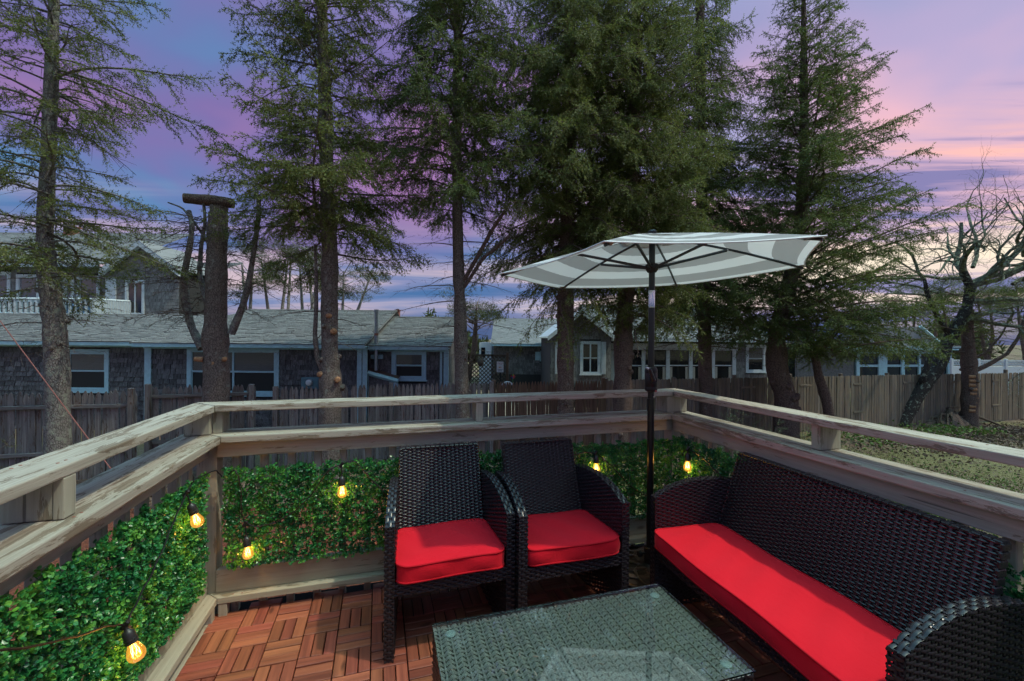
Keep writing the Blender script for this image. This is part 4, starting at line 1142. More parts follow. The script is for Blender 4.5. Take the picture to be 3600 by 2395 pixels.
def house_window(house, u0, u1, v0, v1, d, tw=.09, trim='trim', panes=1, blind=True, glass='window_dark', sill=True, midrail=True, lean=.035):
    """cased double-hung window; u, v are the outer corners of the casing"""
    um_ = (u0 + u1) / 2
    a0, a1, z1, z0 = HA(u0, d), HA(u1, d), HZ(v0, d, um_), HZ(v1, d, um_)
    mb = MB()
    hbox(mb, a0, a0 + tw, d - lean, d + .02, z0, z1); hbox(mb, a1 - tw, a1, d - lean, d + .02, z0, z1)
    hbox(mb, a0 + tw, a1 - tw, d - lean + .002, d + .02, z1 - tw, z1); hbox(mb, a0 + tw, a1 - tw, d - lean + .002, d + .02, z0, z0 + tw * .7)
    w = mb.build('window', trim, house, world=True)
    ia0, ia1, iz0, iz1 = a0 + tw, a1 - tw, z0 + tw * .7, z1 - tw
    for k in range(panes):
        b0, b1 = ia0 + (ia1 - ia0) * k / panes, ia0 + (ia1 - ia0) * (k + 1) / panes
        zs = [(iz0, (iz0 + iz1) / 2), ((iz0 + iz1) / 2, iz1)] if midrail else [(iz0, iz1)]
        for q_, (za, zb_) in enumerate(zs):
            off = .012 if q_ == 0 else 0
            fr = MB(); s_ = .028
            hbox(fr, b0, b0 + s_, d - .02 + off, d + .012 + off, za, zb_); hbox(fr, b1 - s_, b1, d - .02 + off, d + .012 + off, za, zb_)
            hbox(fr, b0 + s_, b1 - s_, d - .018 + off, d + .012 + off, za, za + s_); hbox(fr, b0 + s_, b1 - s_, d - .018 + off, d + .012 + off, zb_ - s_, zb_)
            fr.build('sash', trim, w, world=True)
            hbox(MB(), b0 + s_, b1 - s_, d + off, d + .006 + off, za + s_, zb_ - s_).build('pane', glass, w, world=True)
            if blind and q_ == len(zs) - 1:
                bl = MB(); z = zb_ - s_
                while z > za + s_ + .02: hbox(bl, b0 + s_ + .01, b1 - s_ - .01, d - .0015 + off, d - .0005 + off, z - .016, z - .002); z -= .022
                bl.build('blind', 'blind', w, world=True)
    if sill: hbox(MB(), a0 - .04, a1 + .04, d - .075, d - lean - .001, z0 - .045, z0 - .001).build('sill', trim, w, world=True)
    return w, (a0, a1, z0, z1)

def gable_roof(house, a0, a1, d_e, z_e, d_r, z_r, mat, expo=.125, widths=(.24, .30, .33), span=None, budget=0, seed=1, back=True, thick=.022):
    """one visible roof slope with its courses, edge board and a rear slope"""
    rf = MB()
    sl_ = np.array(HP(0, d_r - d_e, z_r - z_e)); L = np.linalg.norm(sl_); Vd = sl_ / L; N = np.cross(RV, Vd)
    if N[2] < 0: N = -N
    lo0, hi0 = (0, a1 - a0) if span is None else span(0.0)
    lo1, hi1 = (0, a1 - a0) if span is None else span(L)
    p = [HP(a0 + lo0, d_e, z_e), HP(a0 + hi0, d_e, z_e), HP(a0 + hi1, d_r, z_r), HP(a0 + lo1, d_r, z_r)]
    dn = -N * .03
    rf.raw(np.array(p + [x + dn for x in p]), np.array([[0, 1, 2, 3], [7, 6, 5, 4], [0, 4, 5, 1], [1, 5, 6, 2], [3, 2, 6, 7], [0, 3, 7, 4]]))
    if back:
        b = [HP(a0 + lo1, d_r, z_r), HP(a0 + hi1, d_r, z_r), HP(a0 + hi1, 2 * d_r - d_e, z_e), HP(a0 + lo1, 2 * d_r - d_e, z_e)]
        rf.raw(np.array(b), np.array([[0, 1, 2, 3]]))
    r_ = rf.build('roof', mat, house, world=True)
    clad(r_, HP(a0, d_e - .02, z_e) + N * .002, RV, Vd, N, a1 - a0, L, expo, widths, mat, span=span, budget=budget, seed=seed, thick=thick)
    # ridge cap
    cap = MB(); n = max(2, int((hi1 - lo1) / .3))
    for k in range(n):
        q0, q1 = a0 + lo1 + (hi1 - lo1) * k / n, a0 + lo1 + (hi1 - lo1) * (k + 1) / n
        cap.tube([HP(q0, d_r, z_r + .008), HP(q1 + .02, d_r, z_r + .012)], .035, 6)
    cap.build('ridge_cap', mat, r_, world=True)
    return r_

def wall_slab(house, a0, a1, d, z0, z1, thick=.15, mat='wall_under', name='wall'):
    return hbox(MB(), a0, a1, d, d + thick, z0, z1).build(name, mat, house, world=True)

# --- long low cottage behind the picket fence
D1, D2, D3 = 13.4, 12.9, 13.3
h1 = thing('cottage', 'long low cottage with dark shingle walls, teal trim and grey roof behind the picket fence', 'house', tuple(HP(HA(750, D2), D2, GZ)))
zb = GZ - .1
ze1, ze2, ze3 = HZ(1205, D1, 300), HZ(1213, D2, 900), HZ(1221, D3, 1430)
L0, L1, M0, M1, R0, R1 = HA(-420, D1), HA(520, D1), HA(507, D2), HA(1292, D2), HA(1290, D3), HA(1576, D3)
wins = [(233, 386, 1228, 1376, D1, 1), (660, 983, 1221, 1388, D2, 2), (1378, 1500, 1231, 1335, D3, 1)]
holes = []
for k, (u0, u1, v0, v1, d, pn) in enumerate(wins):
    w, r_ = house_window(h1, u0, u1, v0, v1, d, tw=.13 if k < 2 else .12, panes=pn, blind=True)
    holes.append(r_)
for (a0, a1, d, ze, hl, bud, sd_) in ((L0, L1, D1, ze1, holes[:1], 90, 1), (M0, M1, D2, ze2, holes[1:2], 150, 2), (R0, R1, D3, ze3, holes[2:], 60, 3)):
    wl = wall_slab(h1, a0, a1, d + .01, zb, ze)
    clad(wl, HP(a0, d + .008, zb), RV, ZV, -FV, a1 - a0, ze - zb - .12, .150, (.10, .13, .15, .18, .22), 'shingle_wall', [(q[0] - a0, q[1] - a0, q[2] - zb, q[3] - zb) for q in hl], budget=bud, seed=sd_, thick=.032)
    hbox(MB(), a0, a1, d - .035, d + .008, ze - .135, ze - .01).build('frieze_board', 'trim', h1, world=True)
    hbox(MB(), a0 - .05, a1 + .05, d - .36, d - .04, ze - .035, ze - .008).build('soffit', 'trim', h1, world=True)
    hbox(MB(), a0 - .05, a1 + .05, d - .385, d - .362, ze - .075, ze + .03).build('fascia', 'trim', h1, world=True)
for (u0, u1, d, v0) in ((513, 536, D2, 1222), (1258, 1274, D2, 1222), (1277, 1293, D2, 1222), (1548, 1556, D3, 1230), (1561, 1578, D3, 1230)):
    hbox(MB(), HA(u0, d), HA(u1, d), d - .05, d + .0, zb, HZ(v0, d, u0)).build('corner_board', 'trim', h1, world=True)
zr1, zr2, zr3 = HZ(1107, D1 + 2.6, 300), HZ(1091, D2 + 3.0, 900), HZ(1117, D3 + 2.4, 1430)
gable_roof(h1, L0 - .1, L1 + 1.6, D1 - .38, ze1 + .04, D1 + 2.6, zr1, 'shingle_roof', budget=90, seed=4)
Lm = math.hypot(3.38, zr2 - ze2)
gable_roof(h1, M0 - .12, M1 + .06, D2 - .38, ze2 + .04, D2 + 3.0, zr2, 'shingle_roof', span=lambda v: (1.45 * v / Lm, M1 - M0 + .18), budget=140, seed=5)
gable_roof(h1, R0 + .02, R1 + .14, D3 - .38, ze3 + .04, D3 + 2.4, zr3, 'shingle_roof', budget=70, seed=6)
hquad(MB(), HP(R1 + .02, D3, zb), HP(R1 + .02, D3 + 4.8, zb), HP(R1 + .02, D3 + 4.8, ze3), HP(R1 + .02, D3 + 2.4, zr3 - .05), HP(R1 + .02, D3, ze3)).build('end_wall', 'shingle_wall', h1, world=True)
# stove pipe, vent hood, lean-to, meter
pa, pd = HA(1333, D3), D3 - .28
pipe = MB().tube([HP(pa, pd, HZ(1303, pd, 1333)), HP(pa, pd, HZ(1093, pd, 1333))], .055, 14).build('stove_pipe', 'galvanised', h1, True, world=True)
MB().tube([HP(pa, pd, HZ(1098, pd, 1333)), HP(pa, pd, HZ(1089, pd, 1333))], [.075, .075], 14).build('pipe_cap', 'galvanised', pipe, True, 40, world=True)
MB().tube([HP(pa, pd, HZ(1180, pd, 1333)), HP(pa, pd, HZ(1172, pd, 1333))], [.060, .060], 14).build('pipe_band', 'brick_red', pipe, True, 40, world=True)
hbox(MB(), HA(1307, D3), HA(1349, D3), D3 - .12, D3, HZ(1262, D3, 1330), HZ(1247, D3, 1330), .02).build('vent_hood', 'trim', h1, world=True)
ls = MB(); dl0 = D3 - .30
hquad(ls, HP(HA(1293, dl0), dl0, HZ(1303, dl0, 1293)), HP(HA(1400, dl0), dl0, HZ(1333, dl0, 1400)), HP(HA(1400, dl0), D3, HZ(1326, dl0, 1400)), HP(HA(1293, dl0), D3, HZ(1296, dl0, 1293)))
ls.build('lean_to_roof', 'litter', h1, world=True)
lt = MB(); q0, q1 = HP(HA(1290, dl0), dl0 - .02, HZ(1310, dl0, 1293)), HP(HA(1402, dl0), dl0 - .02, HZ(1341, dl0, 1400))
lt.tube([q0, q1], .075, 4); hbox(lt, HA(1386, dl0), HA(1400, dl0), dl0 - .03, dl0 + .06, zb, HZ(1342, dl0, 1400)); hbox(lt, HA(1284, dl0), HA(1297, dl0), dl0 - .03, dl0 + .06, zb, HZ(1312, dl0, 1290))
lt.build('lean_to_trim', 'trim', h1, world=True)
wl = wall_slab(h1, HA(1297, dl0), HA(1386, dl0), dl0 + .03, zb, HZ(1345, dl0, 1340), .05, name='lean_to_wall')
clad(wl, HP(HA(1297, dl0), dl0 + .028, zb), RV, ZV, -FV, HA(1386, dl0) - HA(1297, dl0), HZ(1322, dl0, 1340) - zb, .15, (.10, .14, .18), 'shingle_wall', budget=0, seed=8)
ma = D2 - .16
mt = hbox(MB(), HA(1058, ma), HA(1121, ma), ma, D2, HZ(1368, ma, 1090), HZ(1328, ma, 1090), .02).build('meter_box', 'meter_grey', h1, world=True)
mc = HP(HA(1090, ma), ma - .002, HZ(1345, ma, 1090))
MB().tube([mc, mc - FV * .03, mc - FV * .031], [.105, .105, .085], 24).build('meter_ring', 'galvanised', mt, True, 40, world=True)
MB().tube([mc - FV * .031, mc - FV * .08, mc - FV * .10], [.085, .085, .055], 20).build('meter_dial', 'white_plastic', mt, True, 40, world=True)

# --- taller house with a balcony, behind the cottage
D5 = 19.5
h2 = thing('balcony_house', 'taller pale-shingled house with balcony and glass doors rising behind the cottage roof', 'house', tuple(HP(HA(250, D5), D5, GZ)))
za, zbk = HZ(936, D5, 200), HZ(1115, D5, 200)
a0, a1 = HA(-450, D5), HA(378, D5)
wl = wall_slab(h2, a0, a1, D5 + .02, zb, za, .2)
dh = []
for (u0, u1, v0, v1) in ((-120, 36, 955, 1062), (57, 140, 965, 1062), (222, 260, 968, 1062), (270, 350, 970, 1060)):
    w, r_ = house_window(h2, u0, u1, v0, v1, D5, tw=.14, trim='trim_pale', panes=1, blind=False, glass='window_blue', sill=False, midrail=False); dh.append(r_)
clad(wl, HP(a0, D5 + .018, zbk - .5), RV, ZV, -FV, a1 - a0, za - zbk + .5, .14, (.13, .17, .2), 'shingle_wall_pale', [(q[0] - a0, q[1] - a0, q[2] - zbk + .5, q[3] - zbk + .5) for q in dh], budget=60, seed=21)
hbox(MB(), a0, a1 + .1, D5 - .55, D5 - .5, za - .12, za + .06).build('fascia', 'trim_pale', h2, world=True)
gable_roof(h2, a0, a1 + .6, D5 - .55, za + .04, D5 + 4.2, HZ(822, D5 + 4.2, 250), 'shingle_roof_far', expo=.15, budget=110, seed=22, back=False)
# gabled wing with the shingled end wall towards us
DG = D5 - .9
g0, g1, gp = HA(376, DG), HA(628, DG), HA(500, DG)
zg, zp = HZ(962, DG, 480), HZ(868, DG, 480)
gw = MB(); hquad(gw, HP(g0, DG + .02, zb), HP(g1, DG + .02, zb), HP(g1, DG + .02, zg), HP(gp, DG + .02, zp), HP(g0, DG + .02, zg)); hquad(gw, HP(g1, DG + .02, zb), HP(g1, DG + 2.2, zb), HP(g1, DG + 2.2, zg), HP(g1, DG + .02, zg))
hquad(gw, HP(g0, DG + .02, zb), HP(g0, DG + 2.2, zb), HP(g0, DG + 2.2, zg), HP(g0, DG + .02, zg))
gw = gw.build('gable_wall', 'wall_under', h2, world=True)
w, r_ = house_window(h2, 440, 507, 985, 1108, DG, tw=.10, trim='trim_pale', panes=2, blind=False, midrail=False)
zlow = zbk - .6
clad(gw, HP(g0, DG + .018, zlow), RV, ZV, -FV, g1 - g0, zp - zlow, .14, (.13, .17, .2), 'shingle_wall_pale', [(r_[0] - g0, r_[1] - g0, r_[2] - zlow, r_[3] - zlow)],
     span=lambda v: (0, g1 - g0) if v + zlow < zg else ((gp - g0) * min(1, (v + zlow - zg) / (zp - zg)), (g1 - g0) - (g1 - gp) * min(1, (v + zlow - zg) / (zp - zg))), budget=170, seed=23)
rk = MB()
for (p, q_) in (((g0 - .15, zg - .12), (gp, zp)), ((gp, zp), (g1 + .15, zg - .12))):
    rk.raw([HP(p[0], DG - .25, p[1]), HP(q_[0], DG - .25, q_[1]), HP(q_[0], DG - .25, q_[1] + .24), HP(p[0], DG - .25, p[1] + .24), HP(p[0], DG - .05, p[1]), HP(q_[0], DG - .05, q_[1]), HP(q_[0], DG - .05, q_[1] + .24), HP(p[0], DG - .05, p[1] + .24)], np.array([[0, 1, 2, 3], [4, 7, 6, 5], [0, 4, 5, 1], [3, 2, 6, 7]]))
rk.build('rake_board', 'trim_pale', h2, world=True)
rw = MB()
hquad(rw, HP(g0 - .15, DG - .26, zg + .13), HP(gp, DG - .26, zp + .25), HP(gp, DG + 2.4, zp + .25), HP(g0 - .15, DG + 2.4, zg + .13)); hquad(rw, HP(gp, DG - .26, zp + .25), HP(g1 + .15, DG - .26, zg + .13), HP(g1 + .15, DG + 2.4, zg + .13), HP(gp, DG + 2.4, zp + .25))
rw.build('wing_roof', 'shingle_roof_far', h2, world=True)
gb = MB(); hquad(gb, HP(g0, DG + 2.3, zb), HP(g1, DG + 2.3, zb), HP(g1, DG + 2.3, zg), HP(gp, DG + 2.3, zp), HP(g0, DG + 2.3, zg)); gb.build('gable_wall_rear', 'shingle_wall_pale', h2, world=True)
DR = D5 + 1.0
r0_, r1_, rz_ = HA(500, DR), HA(716, DR), HZ(965, DR, 620)
rwl = wall_slab(h2, r0_, r1_, DR + .02, zb, rz_, name='rear_wall')
w, rr2 = house_window(h2, 692, 716, 985, 1090, DR, tw=.10, trim='trim_pale', blind=False)
clad(rwl, HP(r0_, DR + .018, zlow), RV, ZV, -FV, r1_ - r0_, rz_ - zlow, .14, (.13, .17, .2), 'shingle_wall', [(rr2[0] - r0_, rr2[1] - r0_, rr2[2] - zlow, rr2[3] - zlow)], budget=0, seed=24)
gable_roof(h2, r0_, r1_ + .2, DR - .3, rz_, DR + 2.6, HZ(925, DR + 2.6, 620), 'shingle_roof_far', expo=.15, budget=0, seed=25, back=False)
hbox(MB(), HA(372, DG), HA(408, DG), DG - .04, DG + .0, zlow, HZ(975, DG, 390)).build('corner_board', 'trim_pale', h2, world=True)
ch_ = hbox(MB(), HA(232, D5 + 4), HA(260, D5 + 4), D5 + 3.8, D5 + 4.3, HZ(840, D5 + 4, 246), HZ(796, D5 + 4, 246)).build('chimney', 'brick_red', h2, world=True)
hbox(MB(), HA(229, D5 + 4), HA(263, D5 + 4), D5 + 3.74, D5 + 4.36, HZ(800, D5 + 4, 246), HZ(796, D5 + 4, 246)).build('chimney_cap', 'brick_red', ch_, world=True)
# balcony: floor, hand rail and balusters; the far run turns back towards the gable
DB = 17.6
zf, zt = HZ(1110, DB, 250), HZ(1052, DB, 250)
bf = hbox(MB(), HA(-350, DB), HA(330, DB), DB, D5, zf - .2, zf).build('balcony_floor', 'trim_pale', h2, world=True)
def rail_run(p, q_, n, bw):
    rr_ = MB().tube([np.append(p, zt), np.append(q_, zt)], .055, 4).build('hand_rail', 'trim_pale', h2, world=True)
    MB().tube([np.append(p, zf + .08), np.append(q_, zf + .08)], .04, 4).build('foot_rail', 'trim_pale', rr_, world=True)
    for k in range(n + 1):
        x = p + (q_ - p) * k / n
        MB().box((x[0] - bw, x[1] - bw, zf), (x[0] + bw, x[1] + bw, zt - .02)).build('balcony_baluster', 'trim_pale', rr_, world=True)
rail_run(HP(HA(-330, DB), DB, 0)[:2], HP(HA(322, DB), DB, 0)[:2], 34, .038)
rail_run(HP(HA(326, DB), DB, 0)[:2], HP(HA(456, 18.6), 18.6, 0)[:2], 13, .045)
hbox(MB(), HA(228, 18.3), HA(312, 18.3), 18.3, 18.9, zf, HZ(1068, 18.3, 270), .06).build('balcony_seat', 'blue_tarp', h2, world=True)

# --- distant gabled house behind the lattice and the sign
D6 = 25.0
h3 = thing('shingled_cape', 'small distant house with pale roof and shutter beside one window, behind the lattice screen', 'house', tuple(HP(HA(1830, D6), D6, GZ)))
a0, a1, ze, zr = HA(1735, D6), HA(1990, D6), HZ(1212, D6, 1830), HZ(1122, D6 + 4.0, 1830)
wl = wall_slab(h3, a0, a1, D6 + .02, zb, ze)
w, r_ = house_window(h3, 1900, 1932, 1234, 1268, D6, tw=.09, trim='trim', panes=2, blind=False)
hbox(MB(), HA(1882, D6), HA(1899, D6), D6 - .05, D6 - .005, HZ(1267, D6, 1890), HZ(1237, D6, 1890)).build('shutter', 'trim', h3, world=True)
clad(wl, HP(a0, D6 + .018, zb + 1.0), RV, ZV, -FV, a1 - a0, ze - zb - 1.0, .17, (.15, .2, .25), 'shingle_wall', [(r_[0] - a0, r_[1] - a0, r_[2] - zb - 1, r_[3] - zb - 1)], budget=120, seed=31)
hbox(MB(), a0 - .15, a1, D6 - .45, D6 - .4, ze - .08, ze + .08).build('fascia', 'trim', h3, world=True)
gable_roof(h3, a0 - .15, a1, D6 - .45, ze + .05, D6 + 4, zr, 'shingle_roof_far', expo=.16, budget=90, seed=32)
gm = MB(); hquad(gm, HP(a0, D6, zb), HP(a0 - .01, D6 + 8, zb), HP(a0 - .01, D6 + 8, ze), HP(a0 - .01, D6 + 4, zr - .1), HP(a0, D6, ze)); gm.build('gable_wall', 'siding_white', h3, world=True)
ex = hbox(MB(), HA(1685, D6 + 3), HA(1728, D6 + 3), D6 + 3, D6 + 6, zb, HZ(1205, D6 + 3, 1700)).build('side_porch', 'siding_white', h3, world=True)
hbox(MB(), HA(1692, D6 + 3), HA(1706, D6 + 3), D6 + 2.95, D6 + 3, HZ(1255, D6 + 3, 1700), HZ(1222, D6 + 3, 1700)).build('porch_window', 'window_dark', ex, world=True)

# --- house with the white window and glazed porch
D7 = 18.6
h4 = thing('porch_house', 'grey-shingled house with paired white window, shutters and a long glazed porch', 'house', tuple(HP(HA(2300, D7), D7, GZ)))
g0, g1, gp = HA(1936, D7), HA(2150, D7), HA(2043, D7)
zg, zp = HZ(1190, D7, 2040), HZ(1105, D7, 2040)
gw = MB(); hquad(gw, HP(g0, D7 + .02, zb), HP(g1, D7 + .02, zb), HP(g1, D7 + .02, zg), HP(gp, D7 + .02, zp), HP(g0, D7 + .02, zg)); hquad(gw, HP(g0, D7 + .02, zb), HP(g0, D7 + 6, zb), HP(g0, D7 + 6, zg), HP(g0, D7 + .02, zg)); gw = gw.build('gable_wall', 'wall_under', h4, world=True)
w, r_ = house_window(h4, 2040, 2112, 1200, 1316, D7, tw=.11, trim='trim_pale', panes=2, blind=False)
for (u0, u1) in ((2112, 2130), (1950, 1966)):
    sh = hbox(MB(), HA(u0, D7) + .02, HA(u1, D7), D7 - .055, D7 - .02, HZ(1316, D7, 2120), HZ(1202, D7, 2120)).build('shutter', 'trim_pale', h4, world=True)
    for k in range(16):
        z = HZ(1314, D7, 2120) + (HZ(1204, D7, 2120) - HZ(1314, D7, 2120)) * k / 16
        hbox(MB(), HA(u0, D7) + .045, HA(u1, D7) - .03, D7 - .064, D7 - .056, z + .01, z + .05).build('shutter_slat', 'trim_pale', sh, world=True)
zl = zb + 1.0
clad(gw, HP(g0, D7 + .018, zl), RV, ZV, -FV, g1 - g0, zp - zl, .14, (.13, .17, .2), 'shingle_wall_pale', [(r_[0] - g0, r_[1] - g0, r_[2] - zl, r_[3] - zl)],
     span=lambda v: (0, g1 - g0) if v + zl < zg else ((gp - g0) * min(1, (v + zl - zg) / (zp - zg)), (g1 - g0) - (g1 - gp) * min(1, (v + zl - zg) / (zp - zg))), budget=150, seed=41)
rk = MB()
for (p, q_) in (((g0 - .15, zg - .12), (gp, zp)), ((gp, zp), (g1 + .15, zg - .12))):
    rk.raw([HP(p[0], D7 - .25, p[1]), HP(q_[0], D7 - .25, q_[1]), HP(q_[0], D7 - .25, q_[1] + .2), HP(p[0], D7 - .25, p[1] + .2), HP(p[0], D7 + 6, p[1] + .2), HP(q_[0], D7 + 6, q_[1] + .2)], np.array([[0, 1, 2, 3], [3, 2, 5, 4]]))
rk.build('gable_roof', 'trim_pale', h4, world=True)
pa0, pa1 = HA(2150, D7 + .6), HA(2700, D7 + .6); DP = D7 + .6
ze, zr = HZ(1200, DP, 2400), HZ(1076, DP + 4.2, 2400)
wall_slab(h4, pa0, pa1, DP + 2.4, zb, ze + .3)
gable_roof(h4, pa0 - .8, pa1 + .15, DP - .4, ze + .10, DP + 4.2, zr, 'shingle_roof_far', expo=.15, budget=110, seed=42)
hbox(MB(), pa0, HA(2590, DP), DP - .1, DP + .06, HZ(1231, DP, 2400), HZ(1209, DP, 2400)).build('porch_beam', 'trim_pale', h4, world=True)
hbox(MB(), pa0 - .1, pa1 + .15, DP - .42, DP - .38, ze - .02, ze + .12).build('fascia', 'trim_pale', h4, world=True)
posts_u = [2155, 2262, 2348, 2428, 2506, 2580]
for u in posts_u: hbox(MB(), HA(u - 6, DP), HA(u + 6, DP), DP - .06, DP + .06, zb, HZ(1232, DP, u)).build('porch_post', 'trim_pale', h4, world=True)
for u0, u1 in zip(posts_u[:-1], posts_u[1:]):
    pn = hbox(MB(), HA(u0 + 6, DP), HA(u1 - 6, DP), DP + .02, DP + .03, HZ(1345, DP, u0), HZ(1232, DP, u0)).build('porch_glazing', 'window_dark', h4, world=True)
    hbox(MB(), HA(u0 + 6, DP), HA(u1 - 6, DP), DP - .02, DP + .018, HZ(1287, DP, u0), HZ(1283, DP, u0)).build('mid_rail', 'trim_pale', pn, world=True)
    for e in (u0 + 7, u1 - 17): hbox(MB(), HA(e, DP), HA(e + 10, DP), DP + .005, DP + .018, HZ(1345, DP, u0), HZ(1290, DP, u0)).build('curtain', 'curtain', pn, world=True)
wl = wall_slab(h4, HA(2586, DP), pa1, DP + .02, zb, ze + .05)
w, r_ = house_window(h4, 2622, 2692, 1212, 1308, DP, tw=.11, trim='trim_pale', panes=1, blind=True)
q = HA(2586, DP)
clad(wl, HP(q, DP + .018, zl), RV, ZV, -FV, pa1 - q, ze - zl, .14, (.13, .17, .2), 'shingle_wall_pale', [(r_[0] - q, r_[1] - q, r_[2] - zl, r_[3] - zl)], budget=40, seed=43)

# --- house with the sun room on the far side, white fence beside it
D8 = 27.0
h5 = thing('sunroom_house', 'distant house with blue-grey sunroom windows behind the tan stockade fence', 'house', tuple(HP(HA(3150, D8), D8, GZ)))
za = HZ(1226, D8, 3150)
wall_slab(h5, HA(2800, D8), HA(3338, D8), D8 + 1.0, zb, za)
for (u0, u1) in ((2800, 3000), (3010, 3022), (3088, 3118), (3168, 3180), (3228, 3236), (3283, 3290), (3330, 3344)):
    hbox(MB(), HA(u0, D8), HA(u1, D8), D8 - .05, D8 + .12, zb, za - .01).build('wall_post' if u1 - u0 < 60 else 'wall', 'trim' if u1 - u0 < 60 else 'shingle_wall', h5, world=True)
for (u0, u1) in ((3022, 3088), (3118, 3168), (3180, 3228), (3236, 3283), (3290, 3330)):
    pn = hbox(MB(), HA(u0, D8), HA(u1, D8), D8 + .04, D8 + .06, HZ(1330, D8, u0), HZ(1239, D8, u0)).build('pane', 'window_dark', h5, world=True)
    for v in (1241, 1284, 1288):
        hbox(MB(), HA(u0, D8), HA(u1, D8), D8 - .02, D8 + .039, HZ(v + 2, D8, u0), HZ(v - 2, D8, u0)).build('mullion', 'trim', pn, world=True)
hbox(MB(), HA(2900, D8), HA(3345, D8), D8 - .06, D8 + .1, HZ(1240, D8, 3150), za).build('header_beam', 'trim', h5, world=True)
hbox(MB(), HA(2880, D8), HA(3400, D8), D8 - .45, D8 - .4, za - .06, za + .14).build('fascia', 'trim', h5, world=True)
gable_roof(h5, HA(2840, D8), HA(3400, D8), D8 - .45, za + .1, D8 + 2.5, HZ(1205, D8 + 2.5, 3200), 'shingle_roof_far', expo=.18, budget=0, seed=51, back=False)
D9 = D8 + 3.0
gm = MB(); hquad(gm, HP(HA(2960, D9), D9, za - .5), HP(HA(3312, D9), D9, za - .5), HP(HA(3300, D9), D9, HZ(1206, D9, 3300)), HP(HA(3235, D9), D9, HZ(1150, D9, 3240)), HP(HA(3010, D9), D9, HZ(1150, D9, 3100))); gm.build('upper_gable', 'shingle_roof_far', h5, world=True)
MB().tube([HP(HA(3232, D9), D9 - .05, HZ(1147, D9, 3240)), HP(HA(3306, D9), D9 - .05, HZ(1209, D9, 3306))], .11, 4).build('rake_board', 'trim', h5, world=True)
D10 = 24.0
wf = thing('white_fence', 'white panel fence with lattice top past the end of the stockade fence', 'fence', tuple(HP(HA(3480, D10), D10, GZ)))
u = 3352
while u < 3800:
    o = hbox(MB(), HA(u, D10), HA(u + 86, D10), D10, D10 + .04, GZ, HZ(1288, D10, 3450), .01).build('fence_panel', 'siding_white', wf, world=True)
    lt = MB(); zt0, zt1 = HZ(1286, D10, 3450), HZ(1268, D10, 3450)
    hbox(lt, HA(u, D10), HA(u + 86, D10), D10, D10 + .04, zt1 - .03, zt1 + .04)
    n = 16
    for k in range(n):
        p = HA(u, D10) + (HA(u + 86, D10) - HA(u, D10)) * k / n; w_ = (HA(u + 86, D10) - HA(u, D10)) / n
        for (x0_, x1_) in ((p, p + w_), (p + w_, p)): lt.tube([HP(x0_, D10 + .02, zt0), HP(x1_, D10 + .02, zt1 - .03)], .018, 4)
    lt.build('lattice_top', 'siding_white', o, world=True)
    hbox(MB(), HA(u - 8, D10), HA(u, D10), D10 - .03, D10 + .08, GZ, HZ(1262, D10, 3450), .01).build('fence_post', 'siding_white', wf, world=True)
    u += 95
# chimney tops beyond the cottage
for (u, v0, v1, w_, lb) in ((1395, 1086, 1120, 12, 'slim brick chimney rising beyond the cottage ridge near the stove pipe'),):
    d = 30.0
    c_ = thing('chimney_stack', lb, 'chimney', tuple(HP(HA(u, d), d, GZ)))
    hbox(MB(), HA(u - w_ / 2, d), HA(u + w_ / 2, d), d, d + .4, GZ, HZ(v0 + 6, d, u)).build('shaft', 'brick_red', c_, world=True)
    hbox(MB(), HA(u - w_ / 2 - 2, d), HA(u + w_ / 2 + 2, d), d - .06, d + .46, HZ(v0 + 6, d, u), HZ(v0 + 3, d, u)).build('crown_slab', 'brick_red', c_, world=True)
    MB().tube([HP(HA(u, d), d + .2, HZ(v0 + 3, d, u)), HP(HA(u, d), d + .2, HZ(v0, d, u))], .10, 10).build('flue_pot', 'terracotta', c_, True, 40, world=True)

# ------------------------------------------------------------------ small things over the fence
dl_ = 14.6
lat = thing('lattice_screen', 'brown diagonal lattice screen standing behind the picket fence', 'screen', tuple(HP(HA(1705, dl_), dl_, GZ)))
la0, la1, lz0, lz1 = HA(1640, dl_), HA(1780, dl_), HZ(1372, dl_, 1700), HZ(1250, dl_, 1700)
sp = .135
c = la0 - (lz1 - lz0)
lme = None
while c < la1 + (lz1 - lz0):
    for sg in (1, -1):
        x0_, z0_ = (c, lz0) if sg == 1 else (c, lz1)
        # clip the strip to the screen
        pts = []
        for s_ in np.linspace(0, lz1 - lz0, 60):
            x = c + s_; z = (lz0 + s_) if sg == 1 else (lz1 - s_)
            if la0 <= x <= la1: pts.append((x, z))
        if len(pts) > 2:
            p, q_ = pts[0], pts[-1]
            MB().tube([HP(p[0], dl_ + (.012 if sg > 0 else 0), p[1]), HP(q_[0], dl_ + (.012 if sg > 0 else 0), q_[1])], .016, 4).build('lattice_slat', 'lattice', lat, world=True)
    c += sp
hbox(MB(), la0, la1, dl_ - .02, dl_ + .03, lz1 - .02, lz1 + .04).build('top_rail', 'lattice', lat, world=True)
hbox(MB(), HA(1780, dl_), HA(1789, dl_), dl_ - .04, dl_ + .05, GZ, HZ(1240, dl_, 1785)).build('post', 'brown_fence_z', lat, world=True)
hbox(MB(), HA(1634, dl_), HA(1641, dl_), dl_ - .04, dl_ + .05, GZ, lz1 + .05).build('post', 'brown_fence_z', lat, world=True)
ds = 13.9
sg_ = thing('parking_sign', 'small white notice with red heading and orange sun emblem on a black post', 'sign', tuple(HP(HA(1761, ds), ds, GZ)))
hbox(MB(), HA(1758, ds), HA(1763, ds), ds, ds + .04, GZ, HZ(1300, ds, 1760)).build('post', 'black_plastic', sg_, world=True)
